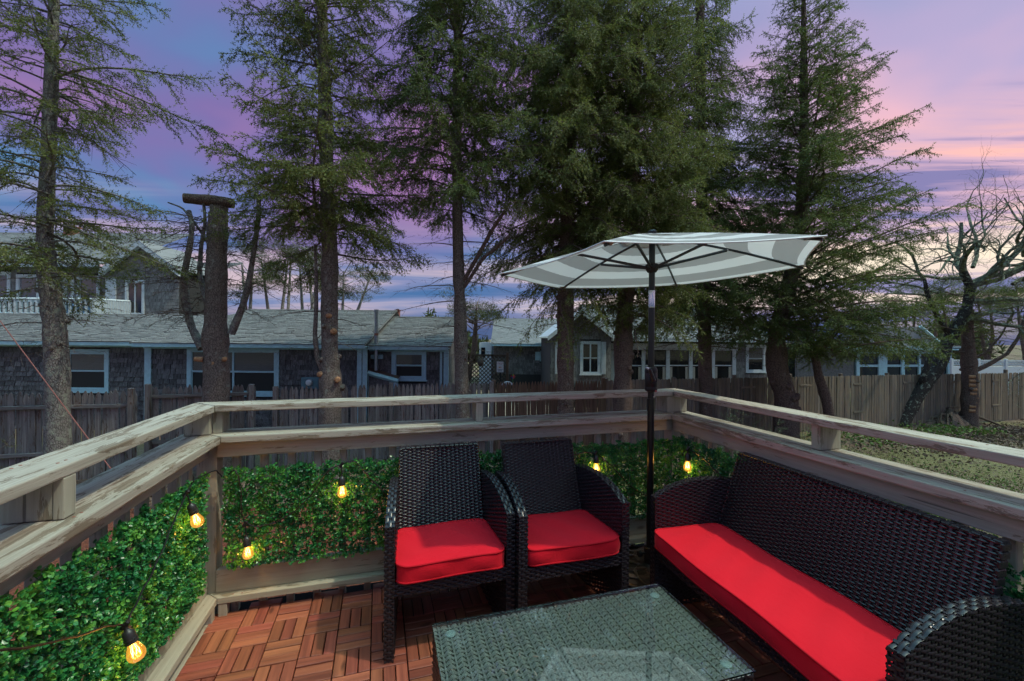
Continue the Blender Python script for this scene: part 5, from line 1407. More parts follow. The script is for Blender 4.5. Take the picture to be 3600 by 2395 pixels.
hbox(MB(), HA(1747, ds), HA(1771, ds), ds - .012, ds - .002, HZ(1309, ds, 1760), HZ(1272, ds, 1760), .003).build('board', 'white_plastic', sg_, world=True)
def sign_text(body, v, h, mat):
    cu = bpy.data.curves.new('lettering', 'FONT'); cu.body = body; cu.size = h; cu.align_x = 'CENTER'; cu.extrude = .0006
    tmp = bpy.data.objects.new('lettering_curve', cu); COL.objects.link(tmp)
    me = bpy.data.meshes.new_from_object(tmp.evaluated_get(bpy.context.evaluated_depsgraph_get())); bpy.data.objects.remove(tmp)
    o = mesh_obj('lettering', me, mat, sg_)
    o.location = Vector(HP(HA(1759, ds), ds - .0135, HZ(v, ds, 1760))) - sg_.location; o.rotation_euler = (PI / 2, 0, -YAW)
sign_text('RESERVED', 1278.5, .046, 'sign_red'); sign_text('PARKING', 1281.8, .030, 'sign_red')
em = MB(); ec = HP(HA(1759, ds), ds - .0135, HZ(1294, ds, 1759))
for k in range(7):
    a = PI * (.08 + .84 * k / 6)
    em.raw([ec + RV * .02 * math.cos(a - .5) + ZV * .02 * math.sin(a - .5), ec + RV * .02 * math.cos(a + .5) + ZV * .02 * math.sin(a + .5), ec + RV * .062 * math.cos(a) + ZV * .062 * math.sin(a)], np.array([[0, 1, 2]]))
em.build('sun_emblem', 'sign_orange', sg_, world=True)
for k, wd in enumerate((.085, .065, .078)):
    hbox(MB(), HA(1759, ds) - wd, HA(1759, ds) + wd, ds - .0135, ds - .0125, HZ(1299.5 + 3 * k, ds, 1759), HZ(1298.2 + 3 * k, ds, 1759)).build('text_line', 'sign_ink', sg_, world=True)
dm = 14.4
mk = thing('face_mask', 'dark terracotta garden mask hanging on the lattice screen', 'garden ornament', tuple(HP(HA(1690, dm), dm, HZ(1275, dm, 1690))))
fm = MB(); n, m = 14, 18; V_ = []
for i in range(n + 1):
    th = PI * i / n
    for j in range(m):
        ph = 2 * PI * j / m
        x, z = math.sin(th) * math.cos(ph) * .105, math.cos(th) * .145; y = -math.sin(th) * math.sin(ph) * .085
        nose = math.exp(-((x / .018) ** 2 + ((z + .01) / .045) ** 2)) * .035; eye = sum(math.exp(-(((x - e) / .024) ** 2 + ((z - .035) / .016) ** 2)) for e in (-.042, .042)) * .018
        lip = math.exp(-((x / .034) ** 2 + ((z + .072) / .010) ** 2)) * .012
        if y < 0: y -= nose + lip - eye
        V_.append(HP(x, y, z) + HP(HA(1690, dm), dm, HZ(1275, dm, 1690)))
i, j = np.meshgrid(np.arange(n), np.arange(m), indexing='ij')
fm.raw(V_, np.stack([i * m + j, i * m + (j + 1) % m, (i + 1) * m + (j + 1) % m, (i + 1) * m + j], -1).reshape(-1, 4)).build('face', 'terracotta', mk, True, 80, world=True)
hm = MB(); hc = HP(HA(1690, dm), dm, HZ(1275, dm, 1690))
for k in range(9):
    a = PI * (.05 + .9 * k / 8); hm.tube([hc + RV * .09 * math.cos(a) + ZV * .12 * math.sin(a), hc + RV * .15 * math.cos(a + .1) + ZV * .19 * math.sin(a + .1), hc + RV * .17 * math.cos(a + .35) + ZV * .24 * math.sin(a + .3)], [.022, .016, .006], 6)
hm.build('mask_hair', 'terracotta', mk, True, world=True)
dp_ = 14.0
pw = thing('pinwheel', 'small colourful pinwheel flower above the brown picket fence', 'pinwheel', tuple(HP(HA(1804, dp_), dp_, GZ)))
pc = HP(HA(1804, dp_), dp_, HZ(1324, dp_, 1804))
MB().tube([HP(HA(1804, dp_), dp_ + .01, GZ), pc + FV * .01], .006, 6).build('stick', 'petal_green', pw, True, world=True)
for k in range(10):
    a = 2 * PI * k / 10
    MB().raw([pc, pc + RV * .05 * math.cos(a - .25) + ZV * .05 * math.sin(a - .25) - FV * .01, pc + RV * .095 * math.cos(a) + ZV * .095 * math.sin(a), pc + RV * .05 * math.cos(a + .25) + ZV * .05 * math.sin(a + .25) + FV * .006], np.array([[0, 1, 2, 3]])).build('petal', ('petal_red', 'petal_red', 'petal_yellow', 'petal_green', 'petal_red', 'petal_red', 'petal_blue', 'petal_blue', 'petal_red', 'petal_red')[k], pw, world=True)
dc_ = 13.2
wc = thing('plastic_chair', 'white plastic garden chair with arched back showing over the fence', 'chair', tuple(HP(HA(1785, dc_), dc_, GZ)))
arch = [HP(HA(1785, dc_) + .20 * math.cos(a), dc_, HZ(1368, dc_, 1785) + .22 * math.sin(a)) for a in np.linspace(0, PI, 13)]
MB().tube([arch[0] - ZV * .25] + arch + [arch[-1] - ZV * .25], .022, 8).build('back_arch', 'white_plastic', wc, True, world=True)
for x in (-.11, -.035, .035, .11): MB().tube([HP(HA(1785, dc_) + x * .55, dc_, HZ(1368, dc_, 1785) - .25), HP(HA(1785, dc_) + x, dc_, HZ(1368, dc_, 1785) + .20 * math.sqrt(1 - (x / .2) ** 2))], .016, 6).build('back_slat', 'white_plastic', wc, True, world=True)
sz_ = HZ(1368, dc_, 1785) - .27
hbox(MB(), HA(1785, dc_) - .23, HA(1785, dc_) + .23, dc_ - .42, dc_ + .02, sz_ - .03, sz_, .01).build('seat', 'white_plastic', wc, world=True)
for x in (-.2, .2):
    for y in (-.38, -.02): MB().tube([HP(HA(1785, dc_) + x, dc_ + y, sz_ - .02), HP(HA(1785, dc_) + x * 1.15, dc_ + y * 1.05, GZ)], .02, 6).build('leg', 'white_plastic', wc, True, world=True)
# pale drive and low wall in front of the distant house
hbox(MB(), HA(1560, 18.5), HA(1960, 18.5), 15.6, 22.0, GZ - .02, GZ + .09).build('driveway', 'sand_drive', None); bpy.data.objects['driveway']['kind'] = 'structure'
# thin red guy cord running from the spruce down to the ground
gc = MB().tube([ond(-40, 1075, 5.2), ond(428, 1700, 4.1)], .006, 6).build('guy_cord', 'red_cord', None, True)
tag(gc, 'thin taut reddish cord slanting down past the leaning trunk', 'cord')
# ------------------------------------------------------------------ trees
def unit(v): return v / (np.linalg.norm(v, axis=-1, keepdims=True) + 1e-9)
def needle_tris(P, D, L, K, nl, w, g):
    """twigs: start P, direction D, length L; each carries K needle blades set round it"""
    n = len(P); D = unit(D)
    ref = np.where(np.abs(D[:, 2:3]) < .9, np.array([[0, 0, 1.]]), np.array([[1., 0, 0]]))
    n1 = unit(np.cross(D, ref)); n2 = np.cross(D, n1)
    k = np.arange(K)[None, :]
    s_ = (k + .3 + g.uniform(0, .5, (n, K))) / K * L[:, None]
    ph = k * 2.4 + g.uniform(0, 6.28, (n, 1))
    o = np.cos(ph)[..., None] * n1[:, None] + np.sin(ph)[..., None] * n2[:, None]
    nlv = nl * (1.0 - .35 * (k / K)) * g.uniform(.8, 1.2, (n, K))
    base = P[:, None] + D[:, None] * s_[..., None]
    tip = base + D[:, None] * (nlv * .75)[..., None] + o * (nlv * .8)[..., None]
    a = base - D[:, None] * (w / 2); b = base + D[:, None] * (w / 2)
    return np.stack([a, b, tip], 2).reshape(-1, 3)
def tri_obj(T_, name, mat, parent):
    V = np.concatenate(T_) - np.array(wloc(parent))
    return mesh_obj(name, np_mesh(name, V, np.arange(len(V)).reshape(-1, 3)), mat, parent)
def bark_tube(mb, path, rad, sides, g, rough=.06):
    P = np.asarray(path, float)
    n = max(len(P), int(len(P) * 3)); t0 = np.linspace(0, 1, len(P)); t1 = np.linspace(0, 1, n)
    Q = np.stack([np.interp(t1, t0, P[:, k]) for k in range(3)], 1); r = np.interp(t1, t0, rad)
    r = r * (1 + g.normal(0, rough, n))
    mb.tube(Q, r, sides)

def spruce(name, label, path, radii, zc0, zc1, Rf, n_limb, g, group='spruce trees along the fence', rise=(.15, .55, .25), mat='needles', bark='bark',
           K=8, nl=.048, w=.030, twig_len=(.10, .24), ds=.12, tstep=.075, hang=.55, dead_below=None, extra=(), dens=1.0, azw=None, bare_inner=.12, layers=2):
    """path: trunk polyline; Rf(z) crown radius; limbs leave the trunk between zc0 and zc1; rise = (a, b, c) of the limb curve a t - b t2 + c t3"""
    path = np.asarray(path, float); base = path[0].copy()
    t = thing(name, label, 'tree', tuple(base), group=group)
    tm = MB(); bark_tube(tm, path, radii, 14, g); lm_ = MB()
    zs = path[:, 2]
    def at(z): return np.array([np.interp(z, zs, path[:, 0]), np.interp(z, zs, path[:, 1]), z])
    limbs = []
    for i in range(n_limb):
        z = zc0 + (zc1 - zc0) * (i + g.uniform(0, 1)) / n_limb
        az = i * 2.39996 + g.normal(0, .35)
        if azw is not None: az = azw(az, g)
        L = Rf(z) * (g.uniform(.35, 1.0) if g.uniform() < .7 else g.uniform(1.0, 1.22))
        limbs.append((z, az, L, None))
    for e in extra: limbs.append(e)
    tw_P, tw_D, tw_L = [], [], []
    bl = MB()
    for (z, az, L, ov) in limbs:
        p0 = at(z); d = np.array([math.cos(az), math.sin(az), 0]); sd_ = np.array([-d[1], d[0], 0])
        a, b, c = rise if ov is None else ov
        f = np.clip((z - zc0) / max(.1, zc1 - zc0), 0, 1)
        a = a + .35 * f
        ts_ = np.linspace(0, 1, 9)
        wig = g.normal(0, .07, 2); a = a + g.normal(0, .12); b = b * g.uniform(.6, 1.4)
        pts = p0 + np.outer(ts_ * L, d) + np.outer(L * (a * ts_ - b * ts_ ** 2 + c * ts_ ** 3), [0, 0, 1]) + np.outer(np.sin(ts_ * 5) * L * wig[0], sd_)
        r0 = .008 + .0085 * L
        lm_.tube(pts, np.linspace(r0, .004, 9), 4, False)
        nb = max(3, int(L / ds)); dn_ = dens if g.uniform() > .16 else .2
        for k in range(nb):
            s_ = bare_inner + (1 - bare_inner) * (k + g.uniform(.2, .8)) / nb
            q = np.array([np.interp(s_, ts_, pts[:, j]) for j in range(3)])
            tg = np.array([np.interp(min(1, s_ + .05), ts_, pts[:, j]) - np.interp(max(0, s_ - .05), ts_, pts[:, j]) for j in range(3)]); tg = unit(tg)
            sg = 1 if k % 2 else -1
            ln = np.clip(L * .42 * (1.05 - s_) + .10, .14, .75) * g.uniform(.7, 1.25)
            dr = unit(tg * g.uniform(.3, 1.1) + sd_ * sg * g.uniform(.25, 1.1) + np.array([0, 0, g.uniform(-.55, .25) - .15 * hang]) + g.normal(0, .15, 3))
            m = max(2, int(ln / tstep))
            e1 = q + dr * ln * .5 + [0, 0, -.05 * ln]; e2 = q + dr * ln + [0, 0, -.28 * ln * hang]
            bl.tube([q, e1, e2], [.0045, .0035, .002], 3, False)
            if g.uniform() > dn_: continue
            for j in range(m):
                x = (j + .6) / m
                pp_ = q * (1 - x) ** 2 + 2 * e1 * x * (1 - x) + e2 * x * x
                for s2 in (1, -1):
                    if g.uniform() < .12: continue
                    side = np.cross(dr, [0, 0, 1.]) * s2
                    tw_P.append(pp_); tw_D.append(dr * g.uniform(.35, .8) + side * g.uniform(.2, .8) + np.array([0, 0, -hang * g.uniform(.2, 1.3)]) + g.normal(0, .35, 3)); tw_L.append(g.uniform(*twig_len))
            tw_P.append(q + dr * ln * .3); tw_D.append(e2 - q); tw_L.append(ln * .75)
        for x in np.arange(.55, 1.0, .06 / max(L, .3)) if dn_ > .3 else ():
            q = np.array([np.interp(x, ts_, pts[:, j]) for j in range(3)])
            tw_P.append(q); tw_D.append(unit(d + sd_ * g.normal(0, .8) + np.array([0, 0, g.uniform(-.3, .5)]))); tw_L.append(g.uniform(*twig_len))
    if dead_below:
        z0_, n_, l_ = dead_below
        for i in range(n_):
            z = z0_ + (zc0 - z0_ + .3) * i / n_; az = i * 2.4 + g.normal(0, .4); L = l_ * g.uniform(.4, 1.1)
            p0 = at(z); d = np.array([math.cos(az), math.sin(az), 0]); ts_ = np.linspace(0, 1, 7); sd_ = np.array([-d[1], d[0], 0])
            pts = p0 + np.outer(ts_ * L, d) + np.outer(L * (.10 * ts_ - .45 * ts_ ** 2 + .2 * ts_ ** 3), [0, 0, 1]) + g.normal(0, .012, (7, 3))
            tm.tube(pts, np.linspace(.006 + .006 * L, .002, 7), 5, False)
            for k in range(int(L / .09)):
                s_ = g.uniform(.2, 1); q = np.array([np.interp(s_, ts_, pts[:, j]) for j in range(3)])
                e = q + (d * g.uniform(.2, .8) + sd_ * g.normal(0, .8) + np.array([0, 0, g.uniform(-.7, .3)])) * g.uniform(.08, .30)
                bl.tube([q, (q + e) / 2 + g.normal(0, .012, 3), e], [.0032, .0025, .0012], 3, False)
    # knots and cut stubs on the lower trunk
    for i in range(9):
        z = base[2] + g.uniform(.5, max(.8, zc0 - base[2])); az = g.uniform(0, 2 * PI); p0 = at(z); rr_ = np.interp(z, zs, radii)
        d = np.array([math.cos(az), math.sin(az), .15]); tm.tube([p0 + d * rr_ * .6, p0 + d * (rr_ + .03), p0 + d * (rr_ + .05)], [rr_ * .32, rr_ * .26, rr_ * .18], 8)
    tr_ = tm.build('trunk', bark, t, True, 70, world=True)
    ob = [lm_.build('boughs', bark, t, True, 70, world=True, kind='stuff')]
    ob.append(bl.build('twigs', 'twig', t, False, world=True, kind='stuff'))
    P = np.array(tw_P); D = np.array(tw_D); L = np.array(tw_L)
    kk = np.clip(np.round(K * L / np.mean(twig_len)), 6, 3 * K).astype(int)
    T_ = []
    for lo in range(6, 3 * K + 1, 3):
        s_ = (kk >= lo) & (kk < lo + 3)
        if s_.any(): T_.append(needle_tris(P[s_], D[s_], L[s_], lo + 1, nl, w, g))
    ob.append(tri_obj(T_, 'crown', mat, t))
    # further whorls of the same boughs, turned about the trunk
    ax_ = at(zc0 * .5 + zc1 * .5) - base
    for k in range(layers - 1):
        a_ = 2.05 + 1.9 * k; dz_ = -.22 + .4 * k
        for o_ in ob:
            c_ = o_.copy(); COL.objects.link(c_); c_.parent = t
            M_ = Matrix.Translation((ax_[0], ax_[1], dz_)) @ Matrix.Rotation(a_, 4, 'Z') @ Matrix.Translation((-ax_[0], -ax_[1], 0))
            c_.location = M_.translation; c_.rotation_euler = (0, 0, a_)
    return t, tr_, sum(len(x) for x in T_) // 3

def tp(d, *uv):
    """trunk line through points of the photograph at one distance, carried down to the ground"""
    P = [ond(u, v, d) for u, v in uv]
    p0 = P[0].copy(); p0[2] = GZ - .1
    return np.array([p0] + P)
def prof(*zr):
    z, r = zip(*zr); return lambda x: float(np.interp(x, z, r))
NT_TRI = []
G = lambda s_: np.random.default_rng(s_)
# spruce at the left edge
pth = tp(7.5, (205, 1500), (203, 1300), (192, 1150), (180, 1040), (162, 960), (158, 820), (165, 660), (172, 480), (182, 250), (190, 0), (196, -300), (198, -800))
t1, _, n = spruce('spruce_tree', 'sparse spruce with grey forked trunk and long drooping boughs before the balcony house', pth, [.20, .165, .155, .155, .15, .135, .115, .105, .095, .088, .078, .06, .03], 2.3, 10.2,
       prof((2, 1.7), (4, 1.7), (6, 1.5), (8, 1.2), (10.5, .5)), 64, G(101), rise=(.22, .62, .34), K=8, nl=.042, w=.026, dens=.95, hang=.5, dead_below=(1.2, 14, 1.5), bark='bark_grey', ds=.14,
       extra=[(5.9, R(-18), 2.75, (.20, .50, .10)), (6.1, R(12), 2.4, (.10, .60, .25)), (3.4, R(-10), 2.3, (.0, .45, .3))])
NT_TRI.append(n)
# broken dead trunk with a log left lying on its top
DT = 9.0
g = G(102); p2 = tp(DT, (760, 1440), (762, 1300), (757, 1180), (760, 1050), (762, 900), (766, 780), (770, 728))
t2 = thing('dead_tree', 'broken dead spruce trunk with forked side stems and a log lying across its top', 'tree', tuple(p2[0]))
mb = MB(); bark_tube(mb, p2, [.30, .245, .235, .225, .205, .19, .18, .165], 14, g, .05)
mb.build('trunk', 'bark', t2, True, 70, world=True)
for stem, rr_ in (([(712, 1225), (672, 1150), (650, 1060), (648, 960), (668, 860), (676, 790), (664, 742)], .085), ([(735, 1100), (700, 960), (708, 860), (722, 780), (716, 715)], .055),
                  ([(812, 1175), (850, 1085), (872, 1010), (890, 900), (905, 800), (912, 690)], .075), ([(790, 800), (770, 745), (735, 715)], .03), ([(760, 900), (690, 790), (640, 730), (590, 712)], .03)):
    pts = [ond(u, v, DT + .08 * math.sin(k)) for k, (u, v) in enumerate(stem)]
    mb = MB(); bark_tube(mb, pts, np.linspace(rr_, rr_ * .5, len(pts)), 9, g, .06); mb.build('side_stem', 'bark_grey', t2, True, 70, world=True)
mb = MB()
for i in range(74):
    sx = g.choice([-1, 1], p=[.62, .38]); v = g.uniform(760, 1120); u = 762 + sx * g.uniform(25, 80)
    p0 = ond(u, v, DT); L = g.uniform(.35, 1.5); a = (PI if sx < 0 else 0) + g.normal(0, .7) - YAW
    d = np.array([math.cos(a), math.sin(a), 0]); sd_ = np.array([-d[1], d[0], 0]); ts_ = np.linspace(0, 1, 7)
    pts = p0 + np.outer(ts_ * L, d) + np.outer(L * (g.uniform(-.1, .35) * ts_ - .35 * ts_ ** 2), [0, 0, 1]) + g.normal(0, .02, (7, 3))
    mb.tube(pts, np.linspace(.010, .0025, 7), 5, False)
    for k in range(int(L / .05)):
        s_ = g.uniform(.15, 1); q = np.array([np.interp(s_, ts_, pts[:, j]) for j in range(3)])
        e = q + (d * g.uniform(.1, .8) + sd_ * g.normal(0, .7) + np.array([0, 0, g.uniform(-.8, .4)])) * g.uniform(.08, .38)
        mb.tube([q, (q + e) / 2 + g.normal(0, .015, 3), e], [.004, .003, .0014], 3, False)
mb.build('dead_twigs', 'twig', t2, False, world=True, kind='stuff')
for (u, v, r_) in ((693, 1263, .045), (790, 1262, .04), (752, 1278, .035)):
    p0 = ond(u, v, DT - .18); d = unit(np.array([-RV[0] * (762 - u) / 60, -RV[1] * (762 - u) / 60, .1]) - FV * .6)
    MB().tube([p0 - d * .1, p0 + d * .05, p0 + d * .052], [r_ * 1.3, r_, r_ * .95], 12).build('cut_stub', 'cut_wood', t2, True, 50, world=True)
lg = thing('fallen_log', 'short bark-covered log lying level across the broken dead trunk', 'log', tuple(ond(735, 705, DT)))
mb = MB(); bark_tube(mb, [ond(648, 697, DT - .1), ond(700, 702, DT), ond(760, 708, DT), ond(822, 716, DT + .1)], [.10, .115, .115, .095], 14, g, .04)
mb.build('log_bark', 'bark_red', lg, True, 70, world=True)
e = ond(648, 697, DT - .1); dd_ = unit(e - ond(700, 702, DT))
MB().tube([e, e + dd_ * .012, e + dd_ * .0125], [.098, .096, .09], 16).build('cut_end', 'cut_wood', lg, True, 50, world=True)

# the big spruces along the fence
pth = tp(9.1, (1160, 1440), (1162, 1330), (1160, 1260), (1158, 1100), (1160, 900), (1152, 700), (1145, 450), (1138, 200), (1130, 0), (1125, -300), (1122, -900))
spr = spruce('spruce_tree', 'tall dense spruce with knotty grey trunk in front of the cottage electric meter', pth, [.27, .24, .245, .185, .17, .16, .15, .135, .12, .105, .085, .03], 3.6, 13.0,
       prof((3.4, 1.9), (4.5, 2.1), (6, 1.75), (8.5, 1.55), (10, 1.3), (13, .3)), 92, G(103), rise=(.25, .60, .30), mat='needles', hang=.75, layers=2, dead_below=(1.3, 16, 1.7), bark='bark',
       extra=[(4.1, PI - YAW - .10, 2.65, (.45, .0, .15)), (3.7, PI - YAW + .25, 2.2, (.30, .1, .1)), (3.2, -YAW + .1, 1.9, (-.05, .25, .25))]); NT_TRI.append(spr[2])
# thin stem that curves up beside its trunk
g = G(104); mb = MB(); bark_tube(mb, [ond(1135, 1300, 9.0), ond(1116, 1262, 9.0), ond(1107, 1180, 9.0), ond(1112, 1080, 9.0), ond(1112, 960, 9.0), ond(1108, 860, 9.05)], [.06, .05, .046, .042, .036, .022], 9, g)
mb.build('side_stem', 'bark', spr[0], True, 70, world=True)
for (u, v, r_) in ((1126, 1316, .05), (1186, 1336, .045), (1170, 1165, .045), (1155, 1110, .04)):
    p0 = ond(u, v, 8.93); d = unit(-FV + RV * (u - 1160) / 60)
    MB().tube([p0 - d * .1, p0 + d * .05, p0 + d * .053], [r_ * 1.6, r_, r_ * .9], 12).build('cut_stub', 'cut_wood', spr[0], True, 50, world=True)
pth = tp(9.9, (1626, 1440), (1622, 1300), (1618, 1100), (1612, 950), (1608, 760), (1606, 550), (1608, 300), (1610, 0), (1612, -400), (1612, -900))
spr = spruce('spruce_tree', 'tall spruce with slim straight trunk and many dead lower twigs beside the lattice screen', pth, [.20, .165, .15, .14, .135, .125, .12, .11, .095, .07, .03], 4.4, 13.5,
       prof((4.2, 1.7), (5.5, 2.2), (7.5, 2.1), (9.5, 1.6), (13.5, .3)), 96, G(105), rise=(.30, .65, .30), hang=.8, layers=2, dead_below=(1.2, 30, 1.6), bark='bark', mat='needles_deep'); NT_TRI.append(spr[2])
g = G(106)
for pts, rr_ in (([(1632, 985), (1680, 900), (1735, 800), (1775, 742)], .05), ([(1632, 1010), (1700, 905), (1745, 872), (1790, 830)], .042)):
    mb = MB(); bark_tube(mb, [ond(u, v, 9.85 - .1 * k) for k, (u, v) in enumerate(pts)], np.linspace(rr_, rr_ * .8, len(pts)), 9, g, .05); o = mb.build('cut_limb', 'bark_red', spr[0], True, 70, world=True)
pth = tp(10.7, (1990, 1460), (1988, 1300), (1987, 1150), (1990, 950), (1996, 750), (2000, 500), (2002, 250), (2004, 0), (2004, -400), (2004, -900))
spr = spruce('spruce_tree', 'tall spruce with thick straight trunk standing left of the umbrella, sprays hanging low', pth, [.27, .215, .205, .20, .19, .18, .17, .155, .14, .10, .04], 3.4, 14.0,
       prof((3.2, 2.0), (5, 2.3), (7.5, 2.2), (10, 1.6), (14, .3)), 112, G(107), rise=(.12, .62, .22), hang=1.0, layers=3, mat='needles', dead_below=(1.6, 12, 1.8), bark='bark_red',
       extra=[(3.0, PI - YAW - .2, 1.7, (-.1, .55, .0)), (2.7, PI - YAW - .7, 1.4, (-.2, .6, .0)), (3.5, -YAW, 1.6, (-.1, .5, .1))]); NT_TRI.append(spr[2])
pth = tp(11.2, (2188, 1460), (2190, 1300), (2192, 1180), (2200, 1050), (2215, 800), (2225, 550), (2235, 250), (2240, -100), (2240, -700))
spr = spruce('spruce_tree', 'spruce with short reddish trunk and low bright green boughs just behind the umbrella pole', pth, [.30, .25, .24, .22, .20, .185, .165, .14, .10, .04], 1.75, 13.0,
       prof((1.6, 1.5), (3, 2.0), (5, 2.4), (8, 2.1), (13, .3)), 118, G(108), rise=(.20, .70, .30), hang=.95, layers=3, mat='needles', bark='bark_red'); NT_TRI.append(spr[2])
pth = tp(13.0, (2480, 1460), (2478, 1200), (2470, 900), (2465, 600), (2462, 300), (2460, 0), (2460, -500))
spr = spruce('spruce_tree', 'deep green spruce filling the gap above the right side of the umbrella', pth, [.24, .20, .19, .17, .15, .13, .11, .05], 2.3, 13.0,
       prof((2, 1.9), (4, 2.3), (7, 2.0), (10, 1.3), (13, .3)), 96, G(109), rise=(.10, .62, .25), hang=1.0, layers=3, mat='needles_deep', bark='bark_red', dead_below=(1.2, 12, 2.3), K=9, nl=.044, w=.028); NT_TRI.append(spr[2])
# broad cone-shaped conifer, boughs sweeping upward
pth = tp(12.4, (2765, 1400), (2730, 1300), (2730, 1180), (2775, 1000), (2815, 800), (2828, 550), (2826, 300), (2825, 50), (2825, -160))
spr = spruce('spruce_tree', 'broad cone-shaped spruce with upswept boughs against the pink sky', pth, [.36, .30, .27, .24, .21, .18, .14, .10, .06, .02], 1.1, 12.3,
       prof((1.0, 2.3), (3, 2.9), (6, 2.6), (8, 1.9), (10, 1.1), (12.4, .3)), 140, G(110), rise=(.42, .30, .10), hang=.55, mat='needles_deep', bark='bark_red', dens=.92, ds=.14,
       extra=[(1.9, -YAW + .2, 2.8, (.1, .25, .0)), (2.2, -YAW - .4, 2.9, (.1, .25, .0)), (1.9, -YAW + PI + .5, 2.4, (.0, .4, .0))] + [(1.5 + .13 * k, -YAW - .3 - .42 * k, 2.2, (-.05, .25, .0)) for k in range(7)]); NT_TRI.append(spr[2])
g = G(111); mb = MB(); bark_tube(mb, [np.array([*ond(2925, 1500, 12.0)[:2], GZ - .05]), ond(2910, 1420, 12.0), ond(2880, 1330, 12.1), ond(2862, 1240, 12.2), ond(2840, 1150, 12.3)], [.15, .13, .11, .10, .09], 10, g)
mb.build('side_stem', 'bark_red', spr[0], True, 70, world=True)
# bare spruce near the fence end
pth = tp(15.3, (3408, 1465), (3410, 1350), (3405, 1250), (3402, 1170), (3405, 1110), (3410, 1050), (3412, 1000))
spr = spruce('spruce_tree', 'thin half-dead spruce with stub-studded trunk beside the leaning lichen tree', pth, [.27, .23, .22, .20, .17, .13, .09, .04], 1.3, 3.2,
       prof((1.3, 1.7), (3, 1.5), (5, .8)), 26, G(112), rise=(.15, .5, .35), dens=.35, hang=.5, layers=1, mat='needles', bark='bark_red', dead_below=(.9, 16, 1.6), K=7, nl=.05, w=.03); NT_TRI.append(spr[2])
g = G(113)
for k in range(9):
    p0 = ond(3424 + g.uniform(-6, 4), 1325 + 15 * k, 15.13); d = unit(-FV * .5 + RV)
    MB().tube([p0 - d * .1, p0 + d * .07, p0 + d * .073], [.07, .055, .05], 10).build('cut_stub', 'cut_wood', spr[0], True, 50, world=True)
for pts, rr_ in (([(3415, 1310), (3470, 1285), (3540, 1245), (3585, 1180), (3605, 1100)], .085), ([(3412, 1262), (3460, 1245), (3520, 1180), (3560, 1100)], .05)):
    mb = MB(); bark_tube(mb, [ond(u, v, 15.2) for u, v in pts], np.linspace(rr_, rr_ * .4, len(pts)), 9, g, .05); mb.build('low_limb', 'bark_red', spr[0], True, 70, world=True)

# leaning bare tree covered in lichen
def grow(mb, tips_, p, d, L, r, depth, g, droop=0.0, spread=.6, kids=(2, 4), sides=6, wob=.12):
    n = 5; pts = [p]; dd = d.copy()
    for k in range(n):
        dd = unit(dd + g.normal(0, wob, 3) + np.array([0, 0, -droop])); pts.append(pts[-1] + dd * L / n)
    mb.tube(pts, np.linspace(r, r * .55, n + 1), sides if depth > 1 else 3, False)
    if depth == 0: tips_.append(pts[-1]); return
    for c in range(int(g.integers(kids[0], kids[1] + 1))):
        k = int(g.integers(1, n + 1)); q = pts[k]
        nd = unit(dd + g.normal(0, spread, 3)); grow(mb, tips_, q, nd, L * g.uniform(.55, .8), r * .52 * (1.15 - .1 * k), depth - 1, g, droop, spread, kids, sides - 1 if sides > 4 else sides, wob)
g = G(120); DL = 15.2
bt = thing('leaning_tree', 'leaning bare tree with black and pale lichen bark, branches spreading over the fence', 'tree', tuple(ond(3175, 1480, DL) * [1, 1, 0] + [0, 0, GZ]))
mb = MB(); main = [ond(3160, 1500, DL), ond(3185, 1450, DL), ond(3235, 1370, DL), ond(3300, 1290, DL), ond(3325, 1215, DL), ond(3362, 1150, DL), ond(3400, 1085, DL), ond(3412, 1010, DL), ond(3385, 955, DL)]
bark_tube(mb, main, [.28, .26, .23, .21, .195, .18, .165, .145, .12], 12, g, .06)
sec = [ond(3300, 1290, DL), ond(3285, 1255, DL - .1), ond(3250, 1170, DL - .2), ond(3262, 1085, DL - .2), ond(3300, 1030, DL - .1)]
bark_tube(mb, [ond(3235, 1370, DL), ond(3245, 1330, DL - .15), ond(3262, 1280, DL - .2), ond(3268, 1255, DL - .2)], [.12, .10, .09, .08], 10, g)
bark_tube(mb, [ond(3340, 1180, DL), ond(3300, 1120, DL - .1), ond(3262, 1040, DL - .2), ond(3250, 980, DL - .2)], [.10, .085, .07, .05], 9, g)
mb.build('trunk', 'bark_lichen', bt, True, 70, world=True)
mb = MB(); tips_ = []
for (u, v, ang, L, r_) in ((3385, 955, 2.3, 1.7, .09), (3385, 955, 1.4, 1.9, .085), (3405, 1000, .5, 2.2, .10), (3400, 1060, .15, 2.4, .10), (3412, 1015, .9, 2.3, .10), (3380, 1110, -.1, 2.2, .075), (3250, 985, 2.0, 1.5, .05), (3250, 985, 2.7, 1.5, .05),
                        (3300, 1030, 2.9, 1.4, .04), (3262, 1040, 2.8, 1.3, .04), (3390, 980, 2.7, 1.6, .06), (3370, 1140, .25, 2.2, .06), (3600, 900, 2.4, 1.6, .06), (3560, 1000, .6, 1.6, .06), (3420, 940, 1.1, 2.6, .06), (3440, 1000, .35, 2.6, .08)):
    d = unit(RV * math.cos(ang) + ZV * math.sin(ang) + FV * g.normal(0, .35))
    grow(mb, tips_, ond(u, v, DL), d, L * 1.15, r_ * 1.15, 4, g, droop=.02, spread=.66, kids=(3, 4), wob=.22)
mb.build('branches', 'twig_lichen', bt, False, world=True, kind='stuff')

